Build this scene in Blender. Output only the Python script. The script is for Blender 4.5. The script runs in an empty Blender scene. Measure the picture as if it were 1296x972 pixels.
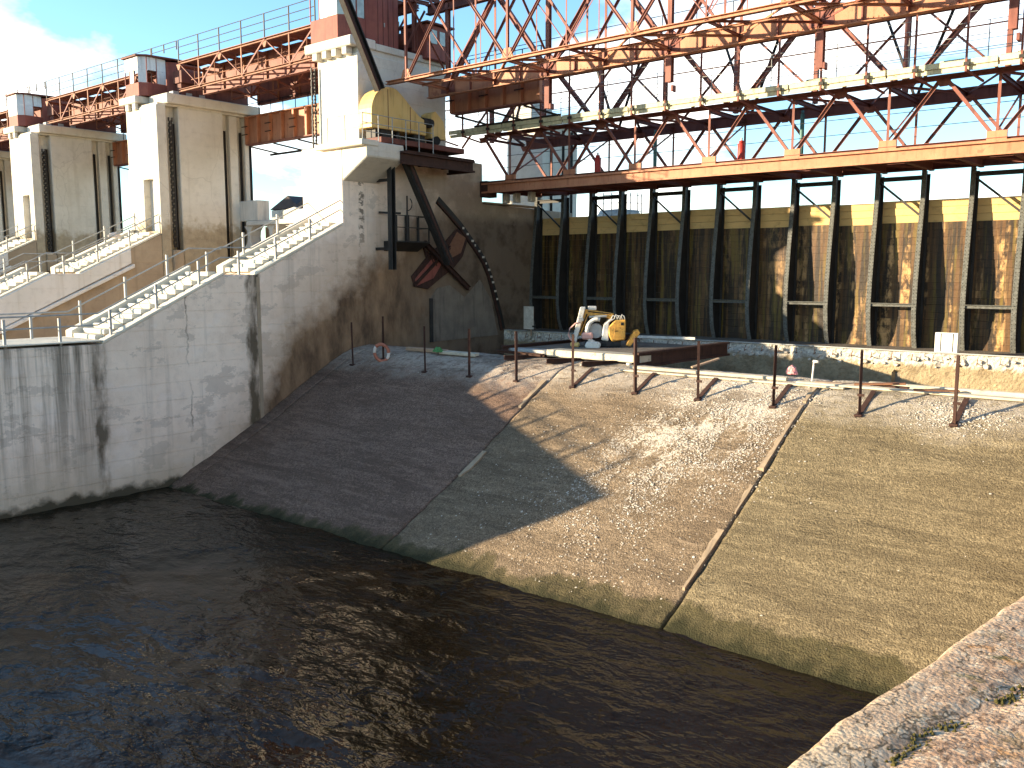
import bpy, bmesh, math, random
from mathutils import Vector, Matrix, noise as mnoise
R = math.radians
random.seed(7)
S = bpy.context.scene
COL = S.collection
# ------------------------------------------------------------------ camera
CAM = bpy.data.cameras.new('camera')
CAM.sensor_fit = 'HORIZONTAL'; CAM.sensor_width = 36.0
CAM.lens = 36.0 * 1130.0 / 1296.0
CAM.clip_start = 0.05; CAM.clip_end = 6000
cam = bpy.data.objects.new('camera', CAM); COL.objects.link(cam)
cam.location = (0, 0, 9.0)
cam.rotation_euler = (R(90 - 7.1125), 0, R(39.8368))
S.camera = cam
# ------------------------------------------------------------------ light, sky, exposure
SUN_EL = 8.9
sun_d = bpy.data.lights.new('sun', 'SUN'); sun_d.energy = 5.0; sun_d.angle = R(0.55); sun_d.color = (1.0, 0.81, 0.55)
sun = bpy.data.objects.new('sun', sun_d); COL.objects.link(sun)
L = Vector((math.cos(R(SUN_EL)) * math.sqrt(.5), math.cos(R(SUN_EL)) * math.sqrt(.5), -math.sin(R(SUN_EL))))
sun.rotation_euler = L.to_track_quat('-Z', 'Y').to_euler()
sun.location = (-60, -60, 40)
S.view_settings.view_transform = 'Standard'; S.view_settings.look = 'None'
S.view_settings.gamma = 1.0; S.view_settings.exposure = 1.75


class NT:
    """small helper that writes shader node trees"""
    def __init__(s, tree):
        s.t = tree; tree.nodes.clear()
    def n(s, typ, ins=None, **props):
        nd = s.t.nodes.new(typ)
        for k, v in props.items(): setattr(nd, k, v)
        for k, v in (ins or {}).items(): s.put(nd.inputs[k], v)
        return nd
    def put(s, sock, v):
        if isinstance(v, bpy.types.NodeSocket): s.t.links.new(v, sock)
        elif isinstance(v, tuple) and len(v) == 3 and sock.type == 'RGBA': sock.default_value = v + (1,)
        else: sock.default_value = v
    def pos(s): return s.n('ShaderNodeNewGeometry').outputs['Position']
    def nrm(s): return s.n('ShaderNodeNewGeometry').outputs['Normal']
    def scale(s, v, sc): return s.n('ShaderNodeVectorMath', {0: v, 1: sc}, operation='MULTIPLY').outputs[0]
    def noise(s, v, sc=1, det=4, ro=.55, dist=0):
        return s.n('ShaderNodeTexNoise', {'Vector': v, 'Scale': sc, 'Detail': det, 'Roughness': ro, 'Distortion': dist}).outputs[0]
    def m(s, op, a, b=0.0, c=None, clamp=False):
        d = {0: a, 1: b}
        if c is not None: d[2] = c
        return s.n('ShaderNodeMath', d, operation=op, use_clamp=clamp).outputs[0]
    def mr(s, v, a, b, c=0., d=1.):
        return s.n('ShaderNodeMapRange', {'Value': v, 'From Min': a, 'From Max': b, 'To Min': c, 'To Max': d}, clamp=True).outputs[0]
    def mix(s, f, a, b, bt='MIX'):
        nd = s.n('ShaderNodeMix', None, data_type='RGBA', blend_type=bt)
        s.put(nd.inputs[0], f); s.put(nd.inputs[6], a); s.put(nd.inputs[7], b)
        return nd.outputs[2]
    def xyz(s, v):
        nd = s.n('ShaderNodeSeparateXYZ', {0: v}); return nd.outputs
    def comb(s, x, y, z): return s.n('ShaderNodeCombineXYZ', {0: x, 1: y, 2: z}).outputs[0]
    def vor(s, v, sc, feat='F1', out='Distance'):
        return s.n('ShaderNodeTexVoronoi', {'Vector': v, 'Scale': sc}, feature=feat).outputs[out]


W = bpy.data.worlds.new('World'); S.world = W; W.use_nodes = True
q = NT(W.node_tree)
sky = q.n('ShaderNodeTexSky', None, sky_type='NISHITA')
sky.sun_disc = False; sky.sun_elevation = R(SUN_EL); sky.sun_rotation = R(225)
sky.air_density = 0.9; sky.dust_density = 0.1; sky.ozone_density = 2.0
d = q.n('ShaderNodeTexCoord').outputs['Generated']
dx, dy, dz = q.xyz(d)
den = q.m('ADD', q.m('MAXIMUM', dz, 0.0), 0.28)
cv = q.comb(q.m('DIVIDE', dx, den), q.m('DIVIDE', dy, den), 0.0)
cn = q.noise(q.n('ShaderNodeVectorMath', {0: cv, 1: (3.1, 1.7, 0)}, operation='ADD').outputs[0], 1.35, 7, .56, .25)
cm = q.m('MULTIPLY', q.mr(cn, .49, .61), q.mr(dz, .38, .18, .08, 1.0))
cshade = q.noise(q.n('ShaderNodeVectorMath', {0: cv, 1: (7.4, 2.2, 1)}, operation='ADD').outputs[0], 2.2, 5, .5)
ccol = q.mix(q.mr(cshade, .35, .65), (9.0, 8.5, 7.8), (14.0, 12.8, 11.3))
skyb = q.mix(1.0, sky.outputs[0], (1.55, 1.82, 1.9), 'MULTIPLY')
fin = q.mix(q.m('MULTIPLY', cm, q.mr(dz, -.02, .05)), skyb, ccol)
bg = q.n('ShaderNodeBackground', {'Color': fin, 'Strength': 0.075})
q.n('ShaderNodeOutputWorld', {'Surface': bg.outputs[0]})

# ------------------------------------------------------------------ materials
MATS = {}
def newmat(name):
    m = bpy.data.materials.new(name); m.use_nodes = True; MATS[name] = m
    return m, NT(m.node_tree)
def finish(k, col, rough=.85, bump=None, dist=.02, metal=0., spec=.3, strength=1.0):
    b = k.n('ShaderNodeBsdfPrincipled', {'Base Color': col, 'Roughness': rough, 'Metallic': metal, 'Specular IOR Level': spec})
    if bump is not None:
        bp = k.n('ShaderNodeBump', {'Height': bump, 'Distance': dist, 'Strength': strength})
        k.put(b.inputs['Normal'], bp.outputs[0])
    k.n('ShaderNodeOutputMaterial', {'Surface': b.outputs[0]})

def plain(name, c1, c2, sc=1.5, rough=.75, bump=.004, streak=True, c3=None, t3=.62, metal=0., spec=.3):
    m, k = newmat(name); p = k.pos()
    f = k.mr(k.noise(p, sc, 6, .62), .35, .65)
    c = k.mix(f, c1, c2)
    if streak:
        st = k.noise(k.scale(p, (2.2, 2.2, .22)), 2.0, 5, .6)
        c = k.mix(k.mr(st, .52, .72, 0, .75), c, tuple(x * .45 for x in c1))
    if c3: c = k.mix(k.mr(k.noise(p, sc * 2.7, 5, .6), t3, t3 + .06), c, c3)
    fine = k.noise(p, 45, 3, .6)
    c = k.mix(k.mr(fine, .3, .7, 0, .35), c, tuple(x * .6 for x in c2))
    finish(k, c, rough, k.m('ADD', k.noise(p, 9, 5), k.m('MULTIPLY', fine, .6)), bump, metal, spec)
    return m

plain('red_steel', (.16, .052, .040), (.25, .092, .066), 1.2, .65, .004, True, (.12, .05, .036))
plain('orange_steel', (.37, .145, .075), (.46, .21, .115), .9, .6, .004, True, (.30, .11, .06))
plain('dull_orange', (.21, .078, .042), (.29, .125, .066), .9, .65, .004, True, (.18, .07, .04))
plain('brown_steel', (.10, .035, .028), (.16, .055, .04), 1.2, .7, .004)
plain('rust', (.034, .016, .012), (.058, .027, .019), 3, .85, .006, True, (.09, .038, .022))
plain('dark_steel', (.017, .016, .015), (.034, .031, .028), 2, .6, .004)
plain('grey_steel', (.26, .27, .26), (.38, .38, .36), 3, .55, .002, False, (.2, .11, .07), .66)
plain('gate_flange', (.065, .068, .062), (.125, .128, .118), 8, .7, .008, False, (.04, .034, .022), .56)
plain('yellow_paint', (.60, .40, .13), (.67, .48, .19), .8, .5, .003, True, (.55, .30, .03), .66)
plain('robot_orange', (.66, .36, .07), (.55, .27, .05), 3, .5, .002, True, (.16, .09, .04), .58)
plain('white_paint', (.70, .68, .62), (.58, .55, .48), 4, .55, .002, True, (.28, .20, .13), .62)
plain('shade_blue_panel', (.62, .66, .68), (.50, .55, .58), 3, .6, .002, True)  # white cabin paint with the blue of its shaded side put into the colour
plain('cabin_red', (.21, .062, .05), (.27, .085, .06), 2, .7, .003)
plain('pale_timber', (.42, .37, .28), (.54, .49, .38), 2, .85, .004, False, (.30, .26, .18), .60)
plain('deck_timber', (.50, .50, .36), (.60, .58, .40), 1.3, .85, .006, True, (.28, .26, .17), .62)
plain('crate_white', (.78, .76, .66), (.70, .68, .58), 3, .7, .002, False)
plain('rebar_rust', (.16, .075, .045), (.22, .11, .06), 6, .9, .003, False)
plain('red_paint', (.45, .045, .03), (.35, .03, .025), 4, .5, .002, False)
plain('teal_paint', (.05, .13, .12), (.07, .17, .15), 4, .5, .002, False)
plain('buoy_orange', (.40, .15, .09), (.32, .11, .07), 4, .6, .002, False)
plain('buoy_white', (.66, .60, .54), (.58, .52, .46), 4, .6, .002, False)
plain('green_cloth', (.05, .17, .06), (.08, .23, .08), 14, .9, .01, False)
plain('pink_bag', (.55, .13, .15), (.62, .34, .32), 9, .6, .01, False)
plain('hose_pink', (.62, .36, .30), (.55, .30, .26), 9, .6, .002, False)
plain('old_plank', (.30, .20, .13), (.38, .27, .18), 4, .9, .004, False)
plain('stone_white', (.60, .55, .46), (.44, .39, .32), 5, .95, .01, False)
plain('far_concrete', (.55, .54, .50), (.44, .43, .40), .6, .9, .01, True)
plain('brick_wall', (.24, .13, .09), (.32, .19, .13), 2, .9, .01, True)
plain('roof_dark', (.05, .045, .05), (.09, .075, .07), 2, .9, .01, False)
plain('black', (.012, .012, .012), (.02, .02, .02), 2, .8, .003, False)
plain('pit_concrete', (.15, .125, .10), (.22, .185, .145), 1.3, .95, .02, True)
plain('bank_earth', (.10, .11, .05), (.16, .15, .08), .05, 1., .05, False)
plain('mortar', (.27, .205, .135), (.35, .27, .18), 3, .95, .01, False)
m, k = newmat('glass'); finish(k, (.05, .08, .09), .12, None, .01, 0., .8)
m, k = newmat('cabin_window_pale'); finish(k, k.mix(k.mr(k.noise(k.pos(), 3), .4, .6), (.42, .52, .50), (.30, .38, .37)), .3, None, .01, 0, .5)

def concrete(name, c1, c2, stain, mode):
    m, k = newmat(name); p = k.pos(); x, y, z = k.xyz(p)
    n1 = k.noise(p, .35, 6, .6); n2 = k.noise(p, 2.3, 6, .65); n3 = k.noise(p, 18, 4, .6)
    c = k.mix(k.mr(n1, .35, .65), c1, c2)
    c = k.mix(k.mr(n2, .50, .72, 0, .30), c, tuple(v * .62 for v in c1))
    # board-form lifts
    lift = k.m('FRACT', k.m('MULTIPLY', k.m('ADD', z, k.m('MULTIPLY', n2, .10)), 1.35))
    lm = k.mr(lift, .0, .06, 1, 0)
    c = k.mix(k.m('MULTIPLY', lm, k.mr(n2, .45, .65, .0, .22)), c, tuple(v * .55 for v in c1))
    # vertical run-off streaks
    st = k.noise(k.scale(p, (1.6, 1.6, .07)), 1.3, 5, .62)
    c = k.mix(k.mr(st, .56, .74, 0, .55), c, stain)
    hgt = k.m('ADD', k.m('MULTIPLY', n3, .35), k.m('ADD', n2, k.m('MULTIPLY', lm, -.25)))
    if mode == 'pier':
        # repair patches with their own edges, cream tide zone
        pt = k.noise(k.scale(p, (1, .8, 1.5)), .55, 7, .7)
        c = k.mix(k.mr(pt, .555, .575, 0, .45), c, (.40, .34, .285))
        c = k.mix(k.mr(pt, .43, .41, 0, .30), c, (.78, .69, .62))
        cre = k.m('ADD', z, k.m('MULTIPLY', n1, 3.0))
        c = k.mix(k.mr(cre, 4.2, 1.6, 0, .5), c, (.50, .40, .27))
        # wet brown weathering low on the upstream half, edge broken by noise
        zb = k.m('ADD', k.m('MULTIPLY', k.m('SUBTRACT', y, 23.3), 1.7), 1.6)
        zb = k.m('MINIMUM', zb, k.m('ADD', k.m('MULTIPLY', k.m('SUBTRACT', y, 26.1), .64), 5.9))
        e = k.m('ADD', k.m('SUBTRACT', zb, z), k.m('MULTIPLY', k.m('SUBTRACT', k.noise(p, .75, 6, .62), .5), 4.0)); e = k.m('ADD', e, .7)
        wet = k.mr(e, -.6, 1.1)
        east = k.mr(x, -36.5, -36.0)
        wet = k.m('MULTIPLY', k.m('MULTIPLY', wet, east), k.mr(k.m('ADD', z, n2), 13.0, 12.3, .35, 1))
        halo = k.m('MULTIPLY', k.mr(e, -3.2, .3), east)
        c = k.mix(k.m('MULTIPLY', halo, .6), c, (.38, .26, .16))
        bc = k.mix(k.mr(k.noise(k.scale(p, (1, 1, .4)), 1.1, 6, .65), .36, .66), (.075, .044, .025), (.27, .17, .096))
        bc = k.mix(k.mr(y, 32.0, 38.5, 0, .8), bc, (.035, .025, .018))
        c = k.mix(k.m('MULTIPLY', wet, .96), c, bc)
        # grey brown on the upper wall below the platform
        up = k.m('MULTIPLY', k.mr(y, 32.2, 34.6), k.mr(k.noise(p, .9, 5, .6), .30, .52))
        up = k.m('MULTIPLY', up, k.m('MULTIPLY', east, k.mr(z, 15.4, 15.2, 0, 1)))
        c = k.mix(k.m('MULTIPLY', up, .6), c, (.20, .15, .105))
        # run-off from the flat downstream top
        rs = k.noise(k.scale(p, (.1, 1.5, .07)), 1.5, 6, .66)
        rm = k.m('MULTIPLY', k.mr(rs, .42, .60), k.mr(y, 17.0, 16.2))
        rm = k.m('MULTIPLY', rm, k.mr(k.m('ADD', z, k.m('MULTIPLY', rs, 3.0)), 1.2, 7.6))
        c = k.mix(k.m('MULTIPLY', rm, .85), c, (.10, .085, .06))
        # dark edge streak at the kink and along the joint
        for yc, w_, zt, am in ((16.45, .34, 6.4, .75), (23.55, .42, 9.1, .78), (20.3, .05, 8.2, .5)):
            dd = k.m('ABSOLUTE', k.m('SUBTRACT', k.m('ADD', y, k.m('MULTIPLY', k.m('SUBTRACT', k.noise(p, 1.1, 5, .6), .5), .75)), yc))
            mk = k.m('MULTIPLY', k.mr(dd, w_ * .55, w_), k.mr(z, zt, zt - .1)) if False else k.m('MULTIPLY', k.mr(dd, w_ * .5, w_, 1, 0), k.mr(z, zt, zt - .15, 0, 1))
            mk = k.m('MULTIPLY', mk, k.mr(k.noise(k.scale(p, (1, 1, .35)), 1.6, 5), .34, .56))
            c = k.mix(k.m('MULTIPLY', mk, min(1.0, am * 1.2)), c, (.085, .065, .04))
        # broken drip column below the platform ledge
        dc = k.m('ABSOLUTE', k.m('SUBTRACT', k.m('ADD', y, k.m('MULTIPLY', k.noise(p, 2, 5), .3)), 30.2))
        dm = k.m('MULTIPLY', k.mr(dc, .22, .12), k.mr(k.noise(k.scale(p, (1, 1, 1.6)), 2.1, 5, .7), .47, .53))
        dm = k.m('MULTIPLY', dm, k.m('MULTIPLY', k.mr(z, 9.0, 11.5), k.mr(z, 13.8, 13.4)))
        c = k.mix(k.m('MULTIPLY', dm, .85), c, (.10, .08, .06))
        # tide line
        td = k.m('ADD', z, k.m('MULTIPLY', k.noise(p, 1.5, 5), -.9))
        c = k.mix(k.mr(td, .9, -.15, 0, .35), c, (.30, .22, .13))
        c = k.mix(k.mr(td, .0, -.28, 0, .93), c, (.04, .035, .02))
    if mode == 'tower':
        td = k.m('ADD', z, k.m('MULTIPLY', k.m('SUBTRACT', k.noise(p, 1.3, 6, .65), .5), 3.0))
        c = k.mix(k.mr(td, 12.3, 11.6, 0, .8), c, k.mix(k.mr(n2, .35, .65), (.20, .15, .085), (.33, .27, .17)))
        cr = k.vor(k.scale(k.n('ShaderNodeVectorMath', {0: p, 1: k.n('ShaderNodeTexNoise', {'Vector': p, 'Scale': .8, 'Detail': 4}).outputs[1]}, operation='ADD').outputs[0], (1, 1, .6)), .30, 'DISTANCE_TO_EDGE')
        c = k.mix(k.mr(cr, .0, .007, .28, 0), c, (.2, .18, .15))
    # hairline cracks
    finish(k, c, .92, hgt, .03, 0, .2)
    return m

concrete('pier_concrete', (.71, .575, .46), (.82, .69, .565), (.34, .29, .24), 'pier')
concrete('tower_concrete', (.52, .485, .41), (.61, .575, .50), (.40, .36, .29), 'tower')
concrete('stair_concrete', (.56, .52, .42), (.66, .62, .52), (.50, .44, .34), '')
concrete('brown_concrete', (.28, .22, .155), (.36, .29, .205), (.20, .15, .10), '')
concrete('band_concrete', (.60, .58, .53), (.66, .64, .60), (.42, .38, .31), '')

# weir concrete: exposed aggregate, banded lifts, algae band, lime dust
def weir_mat(name, c1, c2, seed):
    m, k = newmat(name); p = k.pos(); x, y, z = k.xyz(p)
    n1 = k.noise(p, .5, 6, .62); n2 = k.noise(p, 4, 6, .7); n3 = k.noise(p, 26, 4, .7)
    c = k.mix(k.mr(n1, .32, .68), c1, c2)
    c = k.mix(k.mr(n2, .42, .66, 0, .6), c, tuple(v * .5 for v in c1))
    g = k.noise(p, 12, 4, .75)
    c = k.mix(k.mr(g, .50, .60, 0, .65), c, tuple(v * .42 for v in c1))
    c = k.mix(k.mr(g, .45, .37, 0, .55), c, tuple(min(.7, v * 1.6) for v in c2))
    band = k.noise(k.comb(k.m('MULTIPLY', x, .10), seed, k.m('MULTIPLY', z, 2.2)), 1.6, 6, .62, .3)
    c = k.mix(k.mr(band, .50, .66, 0, .62), c, tuple(v * .52 for v in c1))
    c = k.mix(k.mr(band, .40, .30, 0, .35), c, tuple(min(.5, v * 1.45) for v in c2))
    thin = k.noise(k.comb(k.m('MULTIPLY', x, .35), seed + 3, k.m('ADD', k.m('MULTIPLY', z, 7.0), k.m('MULTIPLY', n1, 1.5))), 1.5, 5, .65, .2)
    c = k.mix(k.mr(thin, .53, .62, 0, .55), c, tuple(v * .5 for v in c1))
    c = k.mix(k.mr(thin, .43, .36, 0, .40), c, tuple(min(.6, v * 1.5) for v in c2))
    c = k.mix(k.mr(n3, .50, .62, 0, .8), c, tuple(v * .36 for v in c1))
    pit = k.noise(p, 60, 3, .6)
    c = k.mix(k.mr(pit, .56, .66, 0, .7), c, tuple(v * .3 for v in c1))
    c = k.mix(k.mr(pit, .42, .34, 0, .5), c, tuple(min(.7, v * 1.7) for v in c2))
    ag = k.vor(p, 34)
    c = k.mix(k.m('MULTIPLY', k.mr(ag, .22, .10), k.mr(n2, .45, .6, 0, .5)), c, (.42, .36, .27))
    # white lime chips and dust, drifted from the crest works
    cx = k.m('ADD', x, k.m('MULTIPLY', k.m('SUBTRACT', 28.6, y), .42))
    lime = k.m('MULTIPLY', k.mr(k.m('ABSOLUTE', k.m('ADD', cx, 13.3)), 3.6, .6), k.mr(y, 20.6, 27))
    lime = k.m('MULTIPLY', lime, k.mr(k.noise(k.scale(p, (1, .6, 1)), 1.0, 5, .6), .42, .58, .35, 1.5))
    lm = k.mr(k.m('ADD', k.noise(p, 11, 5, .78), k.m('MULTIPLY', lime, .20)), .64, .72)
    lm = k.m('MULTIPLY', lm, k.mr(lime, 0, .15))
    c = k.mix(k.m('MULTIPLY', lm, .85), c, (.62, .56, .46))
    crest = k.m('MULTIPLY', k.mr(k.m('ADD', y, k.m('MULTIPLY', n1, 2.4)), 28.3, 29.9), k.mr(n2, .36, .55, .3, .9))
    c = k.mix(k.m('MULTIPLY', crest, .75), c, (.52, .46, .38))
    ck = k.m('ABSOLUTE', k.m('SUBTRACT', k.noise(k.n('ShaderNodeVectorMath', {0: p, 1: (seed, 0, 0)}, operation='ADD').outputs[0], .42, 8, .66, .4), .5))
    c = k.mix(k.m('MULTIPLY', k.mr(ck, .0022, .0006), k.mr(k.noise(p, .7, 3), .48, .56)), c, tuple(v * .25 for v in c1))
    rg = k.m('MULTIPLY', k.mr(k.noise(k.scale(p, (.35, 1, 1)), .9, 6, .7), .56, .62), .5)
    c = k.mix(rg, c, tuple(v * .55 for v in c1))
    # algae band at the waterline
    td = k.m('ADD', z, k.m('MULTIPLY', k.m('SUBTRACT', k.noise(k.scale(p, (1, .4, .4)), 1.2, 5, .65), .5), .8))
    al = k.mr(k.m('ADD', td, k.m('MULTIPLY', x, -.012)), .56, .46)
    c = k.mix(k.m('MULTIPLY', al, .80), c, k.mix(k.mr(n2, .4, .62), (.045, .042, .018), (.085, .072, .032)))
    c = k.mix(k.mr(td, .17, .02, 0, .9), c, (.03, .03, .014))
    h = k.m('ADD', k.m('ADD', k.m('MULTIPLY', n3, .8), k.m('MULTIPLY', g, .8)), k.m('ADD', k.m('MULTIPLY', n2, .35), k.m('ADD', k.m('MULTIPLY', thin, .7), k.m('MULTIPLY', rg, -1.2))))
    h = k.m('ADD', h, k.m('ADD', k.m('MULTIPLY', k.vor(p, 22), -.7), k.m('MULTIPLY', pit, .4)))
    finish(k, c, .95, h, .04, 0, .15)
    return m
weir_mat('weir_left', (.195, .128, .092), (.25, .165, .122), 1.0)
weir_mat('weir_mid', (.222, .163, .105), (.285, .215, .142), 5.0)
weir_mat('weir_right', (.205, .162, .094), (.26, .21, .125), 9.0)

m, k = newmat('sill_concrete'); p = k.pos(); x, y, z = k.xyz(p)
n1 = k.noise(p, 1.1, 6, .65); n2 = k.noise(p, 7, 6, .72)
c = k.mix(k.mr(n1, .36, .64), (.26, .20, .12), (.40, .32, .20))
c = k.mix(k.mr(n2, .5, .7, 0, .6), c, (.13, .10, .065))
tz = k.m('ADD', z, k.m('MULTIPLY', k.m('SUBTRACT', k.noise(p, 2.2, 6, .7), .5), .7))
c = k.mix(k.mr(tz, 4.95, 5.12), c, k.mix(k.mr(n2, .36, .6), (.34, .31, .27), (.70, .66, .57)))
finish(k, c, .95, n2, .12, 0, .15)

# wet timber stop logs: tinted per board, slimed by leaks; top boards fresh
def board_mat(name, fresh):
    m, k = newmat(name); p = k.pos(); x, y, z = k.xyz(p)
    rnd = k.n('ShaderNodeObjectInfo').outputs['Random']
    gr = k.noise(k.comb(k.m('ADD', k.m('MULTIPLY', x, 1.1), k.m('MULTIPLY', z, 1.7)), y, k.m('ADD', k.m('MULTIPLY', z, 15), k.m('MULTIPLY', x, .37))), 2.5, 5, .6)
    if fresh:
        c = k.mix(gr, (.54, .345, .135), (.68, .46, .20))
        c = k.mix(k.mr(k.noise(p, 3, 5), .55, .72, 0, .6), c, (.33, .22, .09))
        c = k.mix(k.mr(rnd, 0, 1, 0, .25), c, (.40, .30, .13))
        kn = k.vor(k.scale(p, (1, 1, 1.6)), 2.3)
        c = k.mix(k.mr(kn, .06, .03), c, (.10, .06, .03))
    else:
        c = k.mix(gr, (.045, .020, .006), (.12, .055, .016))
        c = k.mix(k.mr(rnd, 0, 1, 0, .4), c, (.13, .075, .025))
        run = k.noise(k.scale(p, (2.6, 1, .10)), 1.7, 5, .62)
        c = k.mix(k.mr(run, .42, .53, 0, .94), c, (.014, .008, .003))
        c = k.mix(k.mr(k.noise(k.scale(p, (3.2, 1, .18)), 1.3, 5, .6), .53, .64, 0, .75), c, (.13, .088, .012))
        dry_sunlit = k.m('MULTIPLY', k.mr(k.noise(k.scale(p, (2.4, 1, .22)), 1.0, 4, .55), .52, .62), k.mr(k.m('ADD', k.noise(k.scale(p, (2.6, 1, 1.3)), 1.4, 6, .7), k.m('MULTIPLY', k.m('SUBTRACT', rnd, .5), .14)), .44, .60))
        dry_sunlit = k.m('MULTIPLY', dry_sunlit, k.mr(x, -20.5, -15.5, .25, 1.0))  # dry colour cut back in the shaded left bays, painting in their shade
        c = k.mix(k.m('MULTIPLY', dry_sunlit, .8), c, (.58, .34, .14))
    finish(k, c, .8 if fresh else .55, k.m('ADD', k.m('MULTIPLY', gr, .5), k.noise(p, 6, 4)), .012, 0, .3)
board_mat('board_fresh', True); board_mat('board_wet', False)

# abutment top: flaked warm concrete with moss and lichen
m, k = newmat('abutment_concrete'); p = k.pos(); x, y, z = k.xyz(p)
n1 = k.noise(p, 2.2, 7, .65); n2 = k.noise(p, 14, 7, .72); n3 = k.noise(p, 70, 4, .7)
c = k.mix(k.mr(n1, .36, .62), (.40, .25, .16), (.53, .365, .24))
c = k.mix(k.mr(n2, .53, .57, 0, .8), c, (.56, .44, .31))
c = k.mix(k.mr(n2, .455, .40, 0, .8), c, (.23, .14, .09))
fl = k.noise(k.scale(p, (1.0, .45, 1)), 30, 4, .65)
c = k.mix(k.mr(fl, .56, .62, 0, .8), c, (.13, .075, .045))
c = k.mix(k.mr(fl, .40, .34, 0, .6), c, (.78, .66, .50))
c = k.mix(k.mr(n3, .5, .72, 0, .45), c, (.20, .14, .10))
edge = k.mr(x, -.68, -.95)
c = k.mix(k.m('MULTIPLY', edge, k.mr(n1, .35, .6, .2, .8)), c, (.50, .40, .28))
mo = k.m('MULTIPLY', k.mr(k.noise(p, 5, 6, .7), .57, .64), k.mr(k.m('ABSOLUTE', k.m('ADD', x, k.m('ADD', .78, k.m('MULTIPLY', n1, -.25)))), .24, .05))
c = k.mix(k.m('MULTIPLY', mo, .85), c, (.075, .068, .014))
crk = k.m('ABSOLUTE', k.m('SUBTRACT', k.noise(k.scale(p, (1, .6, 1)), 2.4, 5, .6), .5))
c = k.mix(k.mr(crk, .010, .003, 0, .8), c, (.07, .05, .03))
ol = k.m('MULTIPLY', k.mr(k.noise(p, 3.1, 5, .6), .62, .68), k.mr(x, -.3, -.6))
c = k.mix(k.m('MULTIPLY', ol, .6), c, (.42, .19, .05))
finish(k, c, .95, k.m('ADD', k.m('ADD', n2, k.m('MULTIPLY', n3, .5)), k.m('MULTIPLY', k.vor(p, 55), -.5)), .014, 0, .15)

m, k = newmat('moss'); finish(k, k.mix(k.mr(k.noise(k.pos(), 40), .35, .65), (.04, .035, .010), (.085, .07, .016)), 1., k.noise(k.pos(), 120, 3), .01)

# river water: dark peaty, glossy, small ripples
m, k = newmat('water'); p = k.pos()
w1 = k.noise(k.scale(p, (1.0, 1.6, 1)), .9, 3, .5, .5)
w2 = k.noise(k.scale(p, (1.0, 1.5, 1)), 3.6, 3, .5, .3)
calm = k.mr(k.noise(k.scale(p, (1, 1.3, 1)), .16, 3, .5, .6), .38, .62, .25, 1.0)
finish(k, (.0085, .0058, .0028), .03, k.m('MULTIPLY', calm, k.m('ADD', w1, k.m('MULTIPLY', w2, .28))), .17, 0, .16)

# ------------------------------------------------------------------ object helpers
def thing(name, label, cat, group=None, loc=(0, 0, 0), rz=0.0):
    o = bpy.data.objects.new(name, None); COL.objects.link(o)
    o.location = loc; o.rotation_euler = (0, 0, rz); o.empty_display_size = .3
    o['label'] = label; o['category'] = cat
    if group: o['group'] = group
    return o
def tag(o, label, cat, group=None):
    o['label'] = label; o['category'] = cat
    if group: o['group'] = group
    return o
def put(name, me, parent=None, M=None, kind=None, local=False):
    o = bpy.data.objects.new(name, me); COL.objects.link(o)
    M = M or Matrix()
    if parent is not None:
        o.parent = parent
        if not local:
            off = Vector((0, 0, 0)); pp = parent
            while pp is not None: off += pp.location; pp = pp.parent
            M = Matrix.Translation(-off) @ M
    o.matrix_basis = M
    if kind: o['kind'] = kind
    return o
def mesh_from(verts, faces, mat, name='mesh', smooth=False):
    me = bpy.data.meshes.new(name); me.from_pydata([tuple(v) for v in verts], [], faces)
    if mat: me.materials.append(MATS[mat])
    if smooth:
        for f in me.polygons: f.use_smooth = True
    me.update(); return me
CACHE = {}
def section(prof):
    if prof == 'box': return [(-.5, -.5), (.5, -.5), (.5, .5), (-.5, .5)]
    if prof == 'I':
        t, f = .07, .14
        return [(-.5, -.5), (.5, -.5), (.5, -.5 + f), (t, -.5 + f), (t, .5 - f), (.5, .5 - f), (.5, .5), (-.5, .5), (-.5, .5 - f), (-t, .5 - f), (-t, -.5 + f), (-.5, -.5 + f)]
    if prof == 'C':
        f = .16
        return [(-.5, -.5), (.5, -.5), (.5, -.5 + f), (-.5 + f, -.5 + f), (-.5 + f, .5 - f), (.5, .5 - f), (.5, .5), (-.5, .5)]
    if prof == 'L':
        f = .18
        return [(-.5, -.5), (.5, -.5), (.5, -.5 + f), (-.5 + f, -.5 + f), (-.5 + f, .5), (-.5, .5)]
    n = 8 if prof == 'tube' else 16
    return [(.5 * math.cos(2 * math.pi * i / n), .5 * math.sin(2 * math.pi * i / n)) for i in range(n)]
def unit(prof, mat):
    key = (prof, mat)
    if key not in CACHE:
        s = section(prof); n = len(s)
        v = [(a, b, 0) for a, b in s] + [(a, b, 1) for a, b in s]
        f = [(i, (i + 1) % n, n + (i + 1) % n, n + i) for i in range(n)] + [tuple(range(n))[::-1], tuple(range(n, 2 * n))]
        me = mesh_from(v, f, mat, prof + '_section')
        if prof in ('tube', 'pipe'):
            for p in me.polygons: p.use_smooth = len(p.vertices) == 4
        CACHE[key] = me
    return CACHE[key]
def beam(par, name, a, b, w, h, mat, prof='box', kind=None, local=False):
    a = Vector(a); b = Vector(b); d = b - a; ln = d.length; z = d / ln
    x = z.cross(Vector((0, 0, 1)))
    x = Vector((1, 0, 0)) if x.length < 1e-4 else x.normalized()
    y = z.cross(x)
    M = Matrix(((x[0] * w, y[0] * h, z[0] * ln, a[0]), (x[1] * w, y[1] * h, z[1] * ln, a[1]), (x[2] * w, y[2] * h, z[2] * ln, a[2]), (0, 0, 0, 1)))
    return put(name, unit(prof, mat), par, M, kind, local)
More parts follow.
